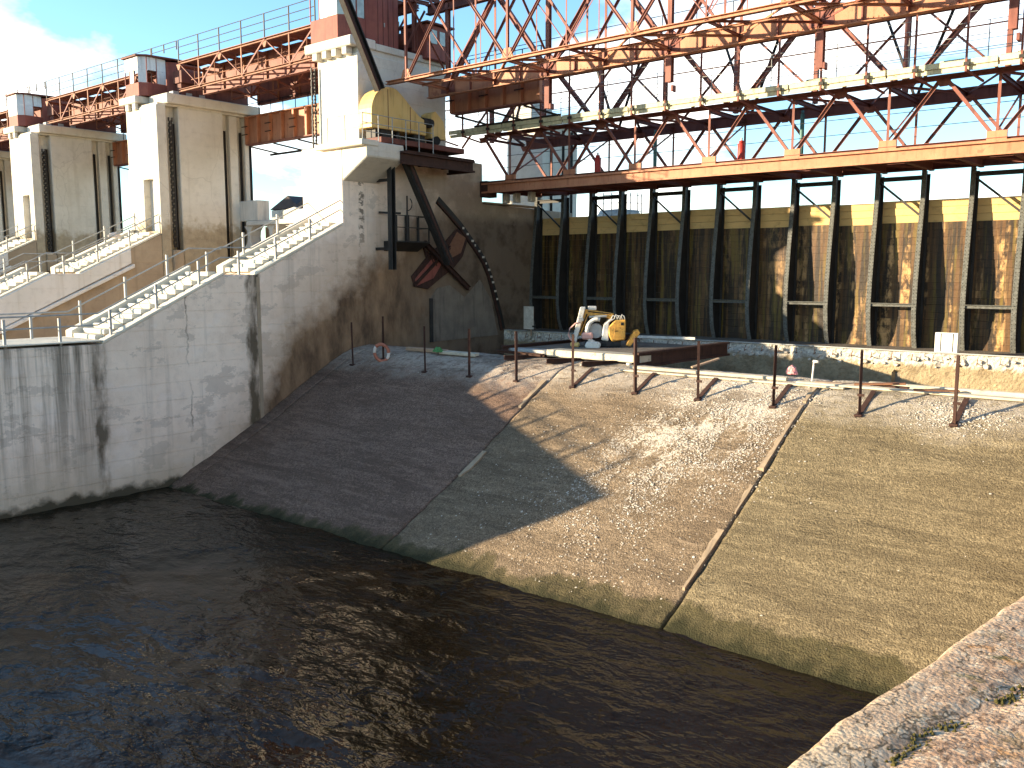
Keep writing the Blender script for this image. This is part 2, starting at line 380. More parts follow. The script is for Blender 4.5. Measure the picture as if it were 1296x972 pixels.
def bevel_mesh(me, w, seg=1):
    bm = bmesh.new(); bm.from_mesh(me)
    bmesh.ops.recalc_face_normals(bm, faces=bm.faces)
    bmesh.ops.bevel(bm, geom=[e for e in bm.edges if len(e.link_faces) == 2 and e.calc_face_angle(0) > .3], offset=w, segments=seg, affect='EDGES', clamp_overlap=True)
    bm.to_mesh(me); bm.free(); return me
def box(par, name, x0, x1, y0, y1, z0, z1, mat, bev=0., kind=None, local=False):
    """box mesh with its origin at the middle of its base"""
    cx, cy = (x0 + x1) / 2, (y0 + y1) / 2
    key = ('bx', round(x1 - x0, 3), round(y1 - y0, 3), round(z1 - z0, 3), mat, bev)
    if key not in CACHE:
        a, b, h = (x1 - x0) / 2, (y1 - y0) / 2, z1 - z0
        v = [(-a, -b, 0), (a, -b, 0), (a, b, 0), (-a, b, 0), (-a, -b, h), (a, -b, h), (a, b, h), (-a, b, h)]
        f = [(0, 3, 2, 1), (4, 5, 6, 7), (0, 1, 5, 4), (1, 2, 6, 5), (2, 3, 7, 6), (3, 0, 4, 7)]
        me = mesh_from(v, f, mat, 'block')
        if bev: bevel_mesh(me, bev)
        CACHE[key] = me
    return put(name, CACHE[key], par, Matrix.Translation((cx, cy, z0)), kind, local)
def prism(par, name, axis, prof, a0, a1, mat, bev=0., local=False):
    """extrude a profile: axis x -> profile is (y,z); axis y -> (x,z); axis z -> (x,y)"""
    def P(u, v, t): return {'x': (t, u, v), 'y': (u, t, v), 'z': (u, v, t)}[axis]
    n = len(prof)
    v = [P(u, w, a0) for u, w in prof] + [P(u, w, a1) for u, w in prof]
    c = Vector((0, 0, 0))
    for t in v: c += Vector(t)
    c /= len(v)
    v = [Vector(t) - c for t in v]
    f = [(i, (i + 1) % n, n + (i + 1) % n, n + i) for i in range(n)] + [tuple(range(n))[::-1], tuple(range(n, 2 * n))]
    me = mesh_from(v, f, mat, name)
    bm = bmesh.new(); bm.from_mesh(me); bmesh.ops.recalc_face_normals(bm, faces=bm.faces); bm.to_mesh(me); bm.free()
    if bev: bevel_mesh(me, bev)
    return put(name, me, par, Matrix.Translation(c), None, local)
def path_tube(par, name, pts, r, mat, n=8, local=False, closed=False):
    v, f = [], []; m_ = len(pts); pts = [Vector(p) for p in pts]
    for i, p in enumerate(pts):
        if closed: t = pts[(i + 1) % m_] - pts[i - 1]
        else: t = pts[min(i + 1, m_ - 1)] - pts[max(i - 1, 0)]
        t.normalize(); x = t.cross(Vector((0, 0, 1)))
        x = Vector((1, 0, 0)) if x.length < 1e-3 else x.normalized()
        y = t.cross(x)
        for j in range(n):
            a = 2 * math.pi * j / n; v.append(p + x * (r * math.cos(a)) + y * (r * math.sin(a)))
    for i in range(m_ if closed else m_ - 1):
        for j in range(n):
            i2 = (i + 1) % m_
            f.append((i * n + j, i * n + (j + 1) % n, i2 * n + (j + 1) % n, i2 * n + j))
    if not closed: f += [tuple(range(n))[::-1], tuple(range((m_ - 1) * n, m_ * n))]
    return put(name, mesh_from(v, f, mat, name, True), par, None, None, local)
def nz(x, y, z, s=1.): return mnoise.noise(Vector((x * s, y * s, z * s)))
ORD = ['first', 'second', 'third', 'fourth', 'fifth', 'sixth', 'seventh', 'eighth', 'ninth', 'tenth', 'eleventh', 'twelfth', 'thirteenth', 'fourteenth', 'fifteenth', 'sixteenth', 'seventeenth']

# ------------------------------------------------------------------ river, bank, weir
def frange(a, b, s):
    n = max(1, int(round((b - a) / s))); return [a + (b - a) * i / n for i in range(n + 1)]
def build_water():
    xs = [-2500, -800, -300, -140, -80, -55] + frange(-42, -2, .16) + [2, 10, 60, 300, 2500]
    ys = [-2500, -600, -150, -60, -25, -12] + frange(-4, 20.0, .14) + [25, 60, 250, 2500]
    v = []
    for y in ys:
        for x in xs:
            h = 0
            if -43 < x < -1 and -5 < y < 20.5:
                fade = min(1, (x + 43) / 4, (-1 - x) / 3, (y + 5) / 3)
                h = (.045 * nz(x * .5, y * .9, 0) + .026 * nz(x * 1.2 + 9, y * 2.0, 3) + .010 * nz(x * 2.6, y * 3.9, 7)) * max(0, fade)
            v.append((x, y, h))
    nx = len(xs)
    f = [(j * nx + i, j * nx + i + 1, (j + 1) * nx + i + 1, (j + 1) * nx + i) for j in range(len(ys) - 1) for i in range(nx - 1)]
    put('water', mesh_from(v, f, 'water', 'water', True), kind='structure')
build_water()
put('ground', mesh_from([(-3000, -3000, -4), (3000, -3000, -4), (3000, 3000, -4), (-3000, 3000, -4)], [(0, 1, 2, 3)], 'bank_earth', 'ground'), kind='structure')
bk = []
xs = [-1500 + 60 * i for i in range(51)]
for j, (y, h) in enumerate(((260, -4), (300, 4), (420, 9), (900, 14), (1500, 10))):
    for x in xs: bk.append((x, y + 12 * nz(x, j, 0, .01), h + (2.5 * nz(x, y, 1, .013) if h > 0 else 0)))
put('far_bank', mesh_from(bk, [(j * 51 + i, j * 51 + i + 1, (j + 1) * 51 + i + 1, (j + 1) * 51 + i) for j in range(4) for i in range(50)], 'bank_earth', 'far_bank', True), kind='structure')

PROF = [(16.0, -1.65), (19, 0), (22, 1.43), (24.05, 2.5), (26.6, 3.95), (27.8, 4.60), (28.7, 5.02), (29.3, 5.22), (30.4, 5.36)]
def wz(y):
    for (a, za), (b, zb) in zip(PROF, PROF[1:]):
        if y <= b: return za + (zb - za) * (y - a) / (b - a)
    return PROF[-1][1]
weir = thing('weir', 'long sloping rough concrete spillway weir running into the dark river', 'weir', None, (-20, 24, 0))
def slab(x0, x1, mat, j0, j1, st=.11):
    """one pour of the weir: rough top, ragged joints, closed sides"""
    ys = frange(16.5, 30.4, st); v = []; f = []; n = max(2, int((x1 - x0) / st))
    for y in ys:
        a = x0 + (.026 + .035 * nz(y * 1.7, x0, 0) + .03 * nz(y * 5, x0, 4) if j0 else 0)
        b = x1 - (.026 - .035 * nz(y * 1.7, x1, 0) + .03 * nz(y * 5, x1, 2) if j1 else 0)
        for i in range(n + 1):
            x = a + (b - a) * i / n
            z = wz(y) + .030 * nz(x, y, 0, .6) + .022 * nz(x, y, 5, 2.2) + .014 * abs(nz(x, y, 8, 5))
            z += .03 * nz(x * .06, wz(y) * 2.6, 11)
            e = min(x - a if j0 else 9, b - x if j1 else 9)
            if e < .12: z -= .025 * (1 - e / .12)
            if z < .55: z -= .05 * max(0, nz(x, y, 3, 3)) + .03
            v.append((x, y, z))
    m_ = n + 1
    f = [(j * m_ + i, j * m_ + i + 1, (j + 1) * m_ + i + 1, (j + 1) * m_ + i) for j in range(len(ys) - 1) for i in range(n)]
    nv = len(v); loop = [j * m_ for j in range(len(ys))], [j * m_ + n for j in range(len(ys))]
    for side, flip in ((loop[0], 0), (loop[1], 1)):
        base = len(v)
        for t in side: v.append((v[t][0], v[t][1], v[t][2] - .7))
        for i in range(len(side) - 1):
            q_ = (side[i], side[i + 1], base + i + 1, base + i); f.append(q_ if not flip else q_[::-1])
    base = len(v); last = (len(ys) - 1) * m_
    for i in range(m_): v.append((v[last + i][0], 30.4 + .10 * nz(v[last + i][0], 0, 0, 1.5), 2.6))
    for i in range(n): f.append((last + i, last + i + 1, base + i + 1, base + i))
    me = mesh_from(v, f, mat, 'weir_slab', True)
    return put('slab', me, weir)
slab(-34.92, -34.0, 'weir_left', 0, 1)
slab(-34.0, -21.5, 'weir_left', 1, 1)
slab(-21.5, -11.0, 'weir_mid', 1, 1)
slab(-11.0, -.9, 'weir_right', 1, 0)
prism(weir, 'core', 'x', [(16.2, -2.2), (30.3, 4.6), (30.3, 1.5), (16.2, -3.2)], -34.85, -.9, 'black')
def patch(pts, mat='mortar', th=.004):
    v = [(x, y, wz(y) + .055 + th + .02 * nz(x, y, 0, 3)) for x, y in pts]; n = len(v)
    v += [(x, y, z - .2) for x, y, z in v]
    put('mortar_patch', mesh_from(v, [tuple(range(n))] + [(i, n + i, n + (i + 1) % n, (i + 1) % n) for i in range(n)], mat, 'mortar_patch'), weir)
def strip(xj, y0, y1, w0, w1, side):
    ys = frange(y0, y1, .10); a = [(xj + side * .07, y) for y in ys]
    b = [(xj + side * (.07 + w0 + (w1 - w0) * i / len(ys) + .11 * nz(y * 3.1, xj, 0) + .05 * nz(y * 9, xj, 2)), y) for i, y in enumerate(ys)]
    pts = a + b[::-1]
    patch(pts if side < 0 else pts[::-1])
strip(-11.0, 20.4, 22.6, .08, .2, -1); strip(-11.0, 23.3, 24.4, .06, .14, -1); strip(-11.0, 25.1, 28.0, .18, .07, -1)
strip(-21.5, 22.7, 24.0, .14, .2, 1); strip(-21.5, 26.4, 28.0, .16, .24, -1); strip(-11.0, 28.2, 29.2, .1, .2, -1)

# trench behind the crest and the sill under the gates
box(weir, 'trench_floor', -34.85, -.9, 30.45, 41.0, 2.2, 2.75, 'pit_concrete')
ys_ = []
sill = thing('gate_sill', 'long broken concrete sill under the timber gates, white chipped edge', 'sill', None, (-18, 42, 2))
def build_sill():
    xs_ = frange(-34.85, -.9, .10); zs_ = frange(2.7, 5.58, .12); v = []; m_ = len(xs_)
    for z in zs_:
        for x in xs_:
            y = 41.0 + .05 * nz(x, 0, z, 1.6)
            if z > 4.95: y += .16 * max(0, nz(x, z, 2, 2.6)) + .10 * abs(nz(x, z, 6, 6))
            else: y += .03 * nz(x, z, 3, 7)
            if abs(x + 12.1) < .12 and z < 4.7: y += .25
            v.append((x, y, z + (.05 * nz(x, 3, z, 3))))
    f = [(j * m_ + i, j * m_ + i + 1, (j + 1) * m_ + i + 1, (j + 1) * m_ + i) for j in range(len(zs_) - 1) for i in range(m_ - 1)]
    put('face', mesh_from(v, f, 'sill_concrete', 'sill_face', False), sill)
    box(sill, 'top', -34.85, -.9, 41.2, 46, 2.7, 5.50, 'pit_concrete')
    beam(sill, 'edge_strip', (-34.6, 40.98, 5.60), (-.9, 40.98, 5.60), .16, .05, 'grey_steel')
    for i, x in enumerate(frange(-33, -2, .86)):
        dz = .10 * nz(x, 0, 0, 5)
        beam(sill, 'rebar', (x, 41.1, 5.28 + dz), (x + .06, 40.72, 5.22 + dz), .035, .035, 'rebar_rust', 'tube')
        beam(sill, 'rebar', (x + .06, 40.72, 5.22 + dz), (x + .1, 40.75, 5.50), .035, .035, 'rebar_rust', 'tube')
        # chipped key in front of each bar
        for _ in range(3):
            xx = x + random.uniform(.05, .7); zz = random.uniform(4.95, 5.4); r = random.uniform(.05, .15)
            prism(sill, 'stone', 'y', [(xx + r * random.uniform(.6, 1.3) * math.cos(a_), zz + .8 * r * random.uniform(.5, 1.2) * math.sin(a_)) for a_ in (0.2, 1.2, 2.3, 3.3, 4.4, 5.4)], 40.98 - .6 * r, 41.3, 'stone_white', .015)
build_sill()

# ------------------------------------------------------------------ piers
STAIR = [(16.64, 6.2), (22.14, 8.9), (23.8, 8.9), (28.9, 11.35)]
def sz(y):
    if y <= 16.64: return 6.3 - .1 * (y - 3.4) / 13.2
    for (a, za), (b, zb) in zip(STAIR, STAIR[1:]):
        if y <= b: return za + (zb - za) * (y - a) / (b - a)
    return 11.35
WHICH = {0: 'at the far left edge', 1: 'left of the middle tower', 2: 'with the middle tower', 3: 'nearest, beside the weir'}
def grid_wall(par, x, prof, mat, amp, st=.22):
    """slightly uneven skin on the visible east face: fills the (y,z) profile"""
    pass
def pier(k):
    east = {3: -34.9, 2: -52.3, 1: -70.3, 0: -88.3}[k]; wid = 3.7 if k < 3 else 3.2; west = east - wid
    lab = {3: 'tall stained concrete pier nearest the weir, with stairs on top', 2: 'white concrete spillway pier with door tower, second from the weir',
           1: 'white concrete spillway pier with door tower, third from the weir', 0: 'concrete spillway pier cut off by the left edge of view'}[k]
    t = thing('spillway_pier', lab, 'pier', 'piers of the spillway', (east - wid / 2, 20, 0))
    mat = 'pier_concrete' if k == 3 else 'brown_concrete'
    up = 48 if k == 3 else 37
    if k == 3:
        prof = [(3.4, -2.5), (3.4, 6.3)] + STAIR + [(28.9, 15.2), (39.2, 15.2), (39.2, 12.95), (up, 12.85), (up, -2.5)]
        prism(t, 'wall', 'x', prof, west, east, mat, .05)
        # raised ledge and corbel carrying the hoist platform
        prism(t, 'corbel', 'y', [(east - .02, 13.45), (east + 1.85, 14.5), (east + 1.85, 15.22), (east - .02, 15.22)], 28.9, 31.3, 'tower_concrete', .05)
        box(t, 'ledge', -36.6, east + 1.9, 28.55, 29.6, 15.0, 15.27, 'stair_concrete', .03)
        box(t, 'coping', east - .5, east + .06, 39.3, 44.6, 12.97, 13.07, 'brown_concrete', .03)
        prism(t, 'joint_strip', 'x', [(23.78, 1.0), (23.95, 1.0), (23.95, 8.8), (23.78, 8.8)], east - .1, east + .025, 'brown_concrete')
    else:
        prof = [(3.4, -2.5), (3.4, 6.3)] + STAIR + [(29.0, 11.35), (29.0, -2.5)]
        prism(t, 'wall', 'x', prof, west, east, mat, .05)
        band = [(6, 4.0), (21.2, 8.2 - 1.1), (26.9, 9.6)] 
        bp = [(5.0, 4.35), (5.0, 6.36), (16.64, 6.24), (22.14, 8.94), (23.8, 8.94), (26.9, 10.43), (26.9, 9.55), (19.4, 6.0), (14, 4.35)]
        prism(t, 'upper_band', 'x', bp, east - .2, east + .14, 'band_concrete', .03)
        prism(t, 'sloped_ledge', 'x', [(14, 4.1), (19.4, 5.75), (27.0, 9.3), (27.0, 9.52), (19.4, 5.97), (14, 4.32)], east - .2, east + .34, 'band_concrete', .03)
    # stair deck: curbs, parapet and single steps
    for seg in ((16.64, 22.14), (23.8, 28.85)):
        a, b = seg; za, zb = sz(a), sz(b)
        prism(t, 'curb', 'x', [(a, za), (b, zb), (b, zb + .12), (a, za + .12)], east - .50, east + .02, 'stair_concrete', .02)
        prism(t, 'parapet', 'x', [(a, za), (b, zb), (b, zb + .42), (a, za + .42)], west - .02, west + .55, 'stair_concrete', .02)
        n = int((b - a) / .37)
        for i in range(n):
            y = a + (b - a) * i / n; z = sz(y + (b - a) / n)
            o = box(t, 'step', -1.0 + 0, 1.0, 0, .40, 0, .20, 'stair_concrete', .03)
            o.location = Vector(((east - .62 + west + .7) / 2, y + .2, z - .06 + .015 * nz(y, k, 0, 9))) - t.location
            o.scale[0] = (wid - 1.32) / 2.0
            o.rotation_euler = (R(3 * nz(y, k, 3, 5)), 0, R(4 * nz(y, k, 5, 5)))
    if k == 3: box(t, 'coping', west, east + .05, 3.4, 16.6, 6.31, 6.37, 'stair_concrete', .02)
    # tower
    y0 = 29.0 if k < 3 else 30.05; zb = -2.0 if k < 3 else 15.22; te = east + .03 if k < 3 else east - .03; zt = 19.15 if k < 3 else 19.75
    tm = 'tower_concrete'
    if k < 3:
        dx0, dx1 = east - 1.9, east - .75
        box(t, 'tower_front', west, dx0, y0, y0 + .62, zb, zt, tm, .04); box(t, 'tower_front', dx1, te, y0, y0 + .62, zb, zt, tm, .04)
        box(t, 'tower_front', dx0, dx1, y0 + .003, y0 + .617, 14.75, zt, tm); box(t, 'threshold', dx0, dx1, y0 + .003, y0 + .617, zb, 11.55, tm)
        box(t, 'door', dx0, dx1, y0 + .4, y0 + .5, 11.55, 14.75, 'far_concrete', .01)
        box(t, 'tower_core', west + .1, te - .62, y0 + .60, y0 + 6.9, zb, zt, tm)
        box(t, 'tower_wall', te - .62, te, y0 + 1.42, y0 + 4.55, zb, zt, tm, .05)
        box(t, 'tower_pilaster', te - .62, te - .25, y0 + 5.15, y0 + 5.75, zb, zt, tm, .03)
        box(t, 'tower_pilaster', te - .62, te - .1, y0 + 6.2, y0 + 6.5, zb, zt, tm, .03)
        for yy, xx in ((y0 + 1.22, -.3), (y0 + 4.86, -.4), (y0 + 5.98, -.3), (y0 + 6.72, -.3)):
            beam(t, 'gate_guide', (te + xx, yy, 9.6), (te + xx, yy, zt - 1.0), .12, .13, 'dark_steel', 'C')
        box(t, 'guide_block', te - .6, te + .25, y0 + .62, y0 + 1.3, 9.1, 10.4, 'brown_concrete', .06)
        box(t, 'guide_block', te - .6, te + .3, y0 + 4.62, y0 + 6.4, 8.8, 9.6, 'brown_concrete', .06)
        box(t, 'cap', west - .35, west + 1.75, y0 - .25, y0 + 1.4, zt + .28, zt + .72, tm, .05)
        box(t, 'cap', west + 1.9, te + .35, y0 + .55, y0 + 7.2, zt + .12, zt + .72, tm, .05)
        box(t, 'cap_base', west + .05, te - .05, y0 + .1, y0 + 6.8, zt, zt + .13, tm)
        for xx in (west + .3, west + 1.15): box(t, 'bracket', xx, xx + .42, y0 - .18, y0 + .02, zt - .12, zt + .28, tm, .03)
    else:
        box(t, 'tower', west + .02, te, y0, y0 + 6.2, zb, zt, tm, .04)
        box(t, 'cap', west - .45, te + .02, y0 - .45, y0 + 1.2, zt + .28, zt + .75, tm, .05); box(t, 'cap', west - .1, te - .002, y0 + 1.21, y0 + 6.2, zt + .28, zt + .62, tm, .03)
        box(t, 'cap_base', west + .1, te - .1, y0 + .1, y0 + 6, zt, zt + .28, tm)
        for xx in (west + .1, west + .85, west + 1.6, west + 2.4): box(t, 'bracket', xx, xx + .38, y0 - .38, y0 + .02, zt - .08, zt + .28, tm, .03)
    # chain of the gate hoist
    return east, west, y0, zt, te
PIER = {k: pier(k) for k in (3, 2, 1, 0)}

def chain(x, y, z0, z1, label):
    v, f = [], []; z = z0; i = 0
    while z < z1:
        w, h = .11, .2
        for (px, pz) in ((-w, 0), (w, 0)):
            b = len(v); r = .035
            for dz_ in (-.02, h + .02):
                for a, c_ in ((-r, -r), (r, -r), (r, r), (-r, r)):
                    v.append((x + (px + a if i % 2 == 0 else a), y + (c_ if i % 2 == 0 else px + c_), z + dz_))
            f += [(b, b + 1, b + 5, b + 4), (b + 1, b + 2, b + 6, b + 5), (b + 2, b + 3, b + 7, b + 6), (b + 3, b, b + 4, b + 7), (b + 4, b + 5, b + 6, b + 7), (b + 3, b + 2, b + 1, b)]
        z += .17; i += 1
    tag(put('hoist_chain', mesh_from(v, f, 'dark_steel', 'hoist_chain')), label, 'chain', 'gate hoist chains')
chain(PIER[3][1] - .08, 29.85, 12.2, 19.2, 'dark hoist chain hanging down the pier tower nearest the weir')
chain(PIER[2][4] - .12, 29.95, 10.6, 18.3, 'dark hoist chain in the slot of the middle pier tower')
chain(PIER[1][4] - .12, 29.95, 10.6, 18.0, 'dark hoist chain in the slot of the third pier tower from the weir')
chain(PIER[2][1] - .15, 32.5, 12.0, 19.3, 'dark hoist chain hanging behind the door side of the middle tower')

# stair handrails
def handrail(k, side):
    east, west = PIER[k][0], PIER[k][1]
    x = east - .22 if side == 'near' else west + .42
    ys = [y for y in frange(5.2, 29.0, 2.06)]
    nm = {3: 'pier nearest the weir', 2: 'second pier from the weir', 1: 'third pier from the weir', 0: 'pier at the left edge'}[k]
    t = thing('stair_handrail', 'grey pipe handrail on the %s, %s side' % (nm, 'weir' if side == 'near' else 'far left'), 'handrail', 'stair handrails on the piers', (x, 20, sz(20)))
    add = .12 if side == 'near' else .42
    pts = []
    for i, y in enumerate(ys):
        z = sz(y) + (add if y > 16.6 and not 22.1 < y < 23.8 else .06)
        box(t, 'post', x - .045, x + .045, y - .045, y + .045, z - .05, z + 1.0, 'grey_steel')
        pts.append((y, z))
    for h in ((1.0, .55) if k < 3 or side == 'near' else (1.0,)):
        ks = [y for y in (5.2, 16.6, 22.15, 23.75, 28.95)]
        for a, b in zip(ks, ks[1:]):
            za = sz(a) + (.25 if a > 16 else .06); zb = sz(b) + .25
            if h < .9 and a < 16 : pass
            beam(t, 'rail', (x, a, za + h - .05), (x, b, zb + h - .05), .062, .062, 'grey_steel', 'tube')
for k_ in (3, 2, 1): handrail(k_, 'near'); handrail(k_, 'far')

# ------------------------------------------------------------------ bridge over the piers
def railing(par, xs_, y, z0, z1, rails, mat='dark_steel', w=.06, name='post'):
    for x in xs_: box(par, name, x - w / 2, x + w / 2, y - w / 2, y + w / 2, z0, z1, mat)
    for z in rails: beam(par, 'rail', (xs_[0], y, z), (xs_[-1], y, z), w * .8, w * .8, mat, 'tube')
def span(x0, x1, idx):
    nm = ['between the nearest and second pier towers', 'between the second and third pier towers', 'leaving the third tower for the left edge', 'beyond the left edge of view'][idx]
    t = thing('runway_bridge', 'rusty red truss bridge with railing %s' % nm, 'bridge', 'spans of the bridge over the piers', ((x0 + x1) / 2, 33, 19.9))
    zb, zt = 19.92, 21.52; y = 30.0
    beam(t, 'top_chord', (x0, y, zt), (x1, y, zt), .14, .16, 'dull_orange', 'C')
    beam(t, 'bottom_chord', (x0, y, zb), (x1, y, zb), .14, .16, 'dull_orange', 'C')
    n = int((x1 - x0) / 2.05); xs_ = frange(x0, x1, (x1 - x0) / n)
    for i, x in enumerate(xs_):
        if i % 2 == 1:
            beam(t, 'vertical', (x, y, zb), (x, y, zt), .09, .09, 'dull_orange', 'L')
            if i: beam(t, 'diagonal', (xs_[i - 1], y, zt), (x, y, zb), .09, .09, 'red_steel', 'L')
            if i + 1 < len(xs_): beam(t, 'diagonal', (xs_[i + 1], y, zt), (x, y, zb), .09, .09, 'red_steel', 'L')
        else: prism(t, 'gusset', 'y', [(x - .25, zt - .05), (x + .25, zt - .05), (x + .06, zt - .4), (x - .06, zt - .4)], y - .03, y + .03, 'dull_orange')
    for i, x in enumerate(xs_[:-1]):
        u_, w_ = (zb, zt) if i % 2 else (zt, zb)
        beam(t, 'inner_diagonal', (x, 33.6, u_), (xs_[i + 1], 33.6, w_), .09, .09, 'red_steel', 'L'); beam(t, 'inner_vertical', (x, 33.6, zb), (x, 33.6, zt), .08, .08, 'dull_orange', 'L')
        beam(t, 'hanger_rod', (x + .7, 30.6, 20.1), (x + .7, 30.6, 21.4), .05, .05, 'dull_orange', 'tube')
    for z_ in (zb, zt - .1): beam(t, 'inner_chord', (x0, 33.6, z_), (x1, 33.6, z_), .1, .12, 'red_steel', 'L')
    # plate girders and deck
    for yy, zz0, zz1 in ((31.7, 19.95, 21.5), (35.6, 19.85, 21.5)):
        box(t, 'girder', x0, x1, yy - .02, yy + .02, zz0, zz1, 'red_steel')
        for zf in (zz0, zz1): box(t, 'flange', x0, x1, yy - .16, yy + .16, zf - .02, zf + .02, 'red_steel')
        for i, x in enumerate(xs_):
            box(t, 'stiffener', x - .04, x + .04, yy - .13, yy - .02, zz0 + .02, zz1 - .02, 'dull_orange')
    for i, x in enumerate(xs_):
        beam(t, 'cross_beam', (x, 30.0, 21.36), (x, 35.7, 21.36), .1, .16, 'red_steel', 'I')
        beam(t, 'lower_tie', (x, 30.0, 19.95), (x + (1.9 if i < len(xs_) - 1 else -1.9), 31.6, 20.05), .08, .08, 'red_steel', 'L')
        beam(t, 'sway_brace', (x, 31.7, 20.1), (x, 35.6, 21.2), .08, .08, 'dull_orange', 'L')
        beam(t, 'sway_brace', (x, 31.7, 21.2), (x, 35.6, 20.1), .08, .08, 'red_steel', 'L')
    for i, x in enumerate(xs_[:-1]):
        w_ = xs_[i + 1] - x
        for yy, y2 in ((30.0, 31.5), (31.9, 33.6), (34.1, 35.7)):
            box(t, 'deck_plate', x + .04, x + w_ - .04, yy + .05, y2, 21.62, 21.66, 'brown_steel')
        beam(t, 'stringer', (x, 30.8, 20.7), (x + w_, 30.8, 20.7), .06, .06, 'dull_orange', 'tube')
    railing(t, xs_, 30.0, 21.6, 22.88, (22.86, 22.45, 22.02), 'dark_steel', .055)
    over = frange(x0 - 3.1, x0 - .2, 1.4)
    if idx < 3: railing(t, over, 30.0, 22.36, 22.88, (22.86, 22.55), 'dark_steel', .055)
    railing(t, xs_, 35.8, 21.6, 22.88, (22.86, 22.25), 'dark_steel', .055)
span(-51.2, -38.1, 0); span(-69.4, -54.4, 1); span(-87.4, -72.2, 2); span(-105, -90.2, 3)
for k_ in (2, 1, 0):
    te, y0, zt = PIER[k_][4], PIER[k_][2], PIER[k_][3]
    w_ = {2: 'middle', 1: 'third', 0: 'leftmost', 3: 'nearest'}[k_]
    t = thing('bearing_girder', 'dark red bearing girder lying on the cap of the %s tower' % w_, 'girder', 'bearing girders on the tower caps', (te - 1, y0 + 3.5, zt + .72))
    box(t, 'web', te - .9, te - .3, y0 + 1.9, y0 + 6.7, zt + .75, zt + 1.55, 'brown_steel', .02)
    box(t, 'flange', te - 1.1, te - .05, y0 + 1.8, y0 + 7.3, zt + 1.553, zt + 2.3, 'brown_steel', .02)
    for i in range(3): box(t, 'bearing', te - .75, te - .25, y0 + 1.3 + i * .9, y0 + 1.7 + i * .9, zt + .72, zt + 1.0, 'grey_steel', .02)

def cabin(x0, x1, y0, y1, z0, h, label, style):
    t = thing('control_cabin', label, 'cabin', 'control cabins on the towers', ((x0 + x1) / 2, (y0 + y1) / 2, z0))
    ym = y0 + (y1 - y0) * .42; ch = .38
    prism(t, 'lower_wall', 'z', [(x0, y0), (x1 - ch, y0), (x1, y0 + ch), (x1, ym), (x0, ym)], z0, z0 + h * .34, 'cabin_red', .01)
    box(t, 'floor', x0 + .05, x1 - .42, y0 + .1, ym - .05, z0 + h * .34 + .003, z0 + h * .34 + .03, 'black')
    zt = z0 + h; zm = z0 + h * .34; zu = z0 + h * .66
    nfr = 3
    fw = (x1 - ch - x0) / nfr
    for i in range(nfr):
        a = x0 + i * fw; b = a + fw - .03
        box(t, 'panel', a, b, y0, y0 + .04, zu, zt - .02, 'white_paint')
        if style[i] == 'w': box(t, 'window', a + .02, b - .02, y0 + .02, y0 + .05, zm + .02, zu, 'cabin_window_pale')
        elif style[i] == 'p': box(t, 'panel', a, b, y0, y0 + .04, zm + .01, zu - .01, 'white_paint')
        beam(t, 'mullion', (a, y0 + .02, zm), (a, y0 + .02, zt), .05, .05, 'cabin_red')
    sw = (ym - y0 - ch) / 2
    for i in range(2):
        a = y0 + ch + i * sw; b = a + sw - .03
        box(t, 'panel', x1 - .04, x1, a, b, zu, zt - .02, 'shade_blue_panel')
        if style[3 + i] == 'w': box(t, 'window', x1 - .05, x1 - .02, a + .02, b - .02, zm + .02, zu, 'cabin_window_pale')
        elif style[3 + i] == 'p': box(t, 'panel', x1 - .04, x1, a, b, zm + .01, zu - .01, 'shade_blue_panel')
        beam(t, 'mullion', (x1 - .02, a, zm), (x1 - .02, a, zt), .05, .05, 'cabin_red')
    # chamfered corner pane
    for za, zb, mt in ((zm + .01, zu - .01, 'shade_blue_panel' if style[5] == 'p' else 'cabin_window_pale'), (zu, zt - .02, 'shade_blue_panel')):
        prism(t, 'corner_panel', 'z', [(x1 - ch, y0), (x1, y0 + ch), (x1 - .03, y0 + ch + .02), (x1 - ch - .02, y0 + .03)], za, zb, mt)
    # machine room behind
    prism(t, 'machine_room', 'z', [(x0, ym + .01), (x1, ym + .01), (x1 + .25, ym + .5), (x1 + .25, y1), (x0, y1)], z0 - .05, zt - .1, 'cabin_red', .02)
    for i in range(4): box(t, 'seam', x1 + .25, x1 + .27, ym + .6 + i * .35, ym + .63 + i * .35, z0, zt - .2, 'brown_steel')
    box(t, 'door_handle', x1 + .27, x1 + .30, ym + 1.0, ym + 1.05, z0 + .9, z0 + 1.1, 'grey_steel')
    prism(t, 'roof', 'z', [(x0 - .15, y0 - .15), (x1 - ch + .05, y0 - .15), (x1 + .15, y0 + ch - .05), (x1 + .4, ym + .45), (x1 + .4, y1 + .1), (x0 - .15, y1 + .1)], zt, zt + .09, 'brown_steel', .01)
cabin(-55.95, -53.95, 29.05, 33.0, 19.9, 2.35, 'white and red control cabin with broken windows on the middle tower', 'owoopp')
cabin(-73.9, -71.95, 29.05, 33.0, 19.9, 2.3, 'white and red control cabin on the third tower from the weir', 'ppppop')
cabin(-91.9, -90.0, 29.05, 33.0, 19.9, 2.3, 'control cabin at the left edge beyond the third tower', 'pppppp')
cabin(-38.1, -35.6, 29.7, 33.2, 20.5, 3.3, 'tall red and white control cabin with large windows on nearest tower', 'owpwww')

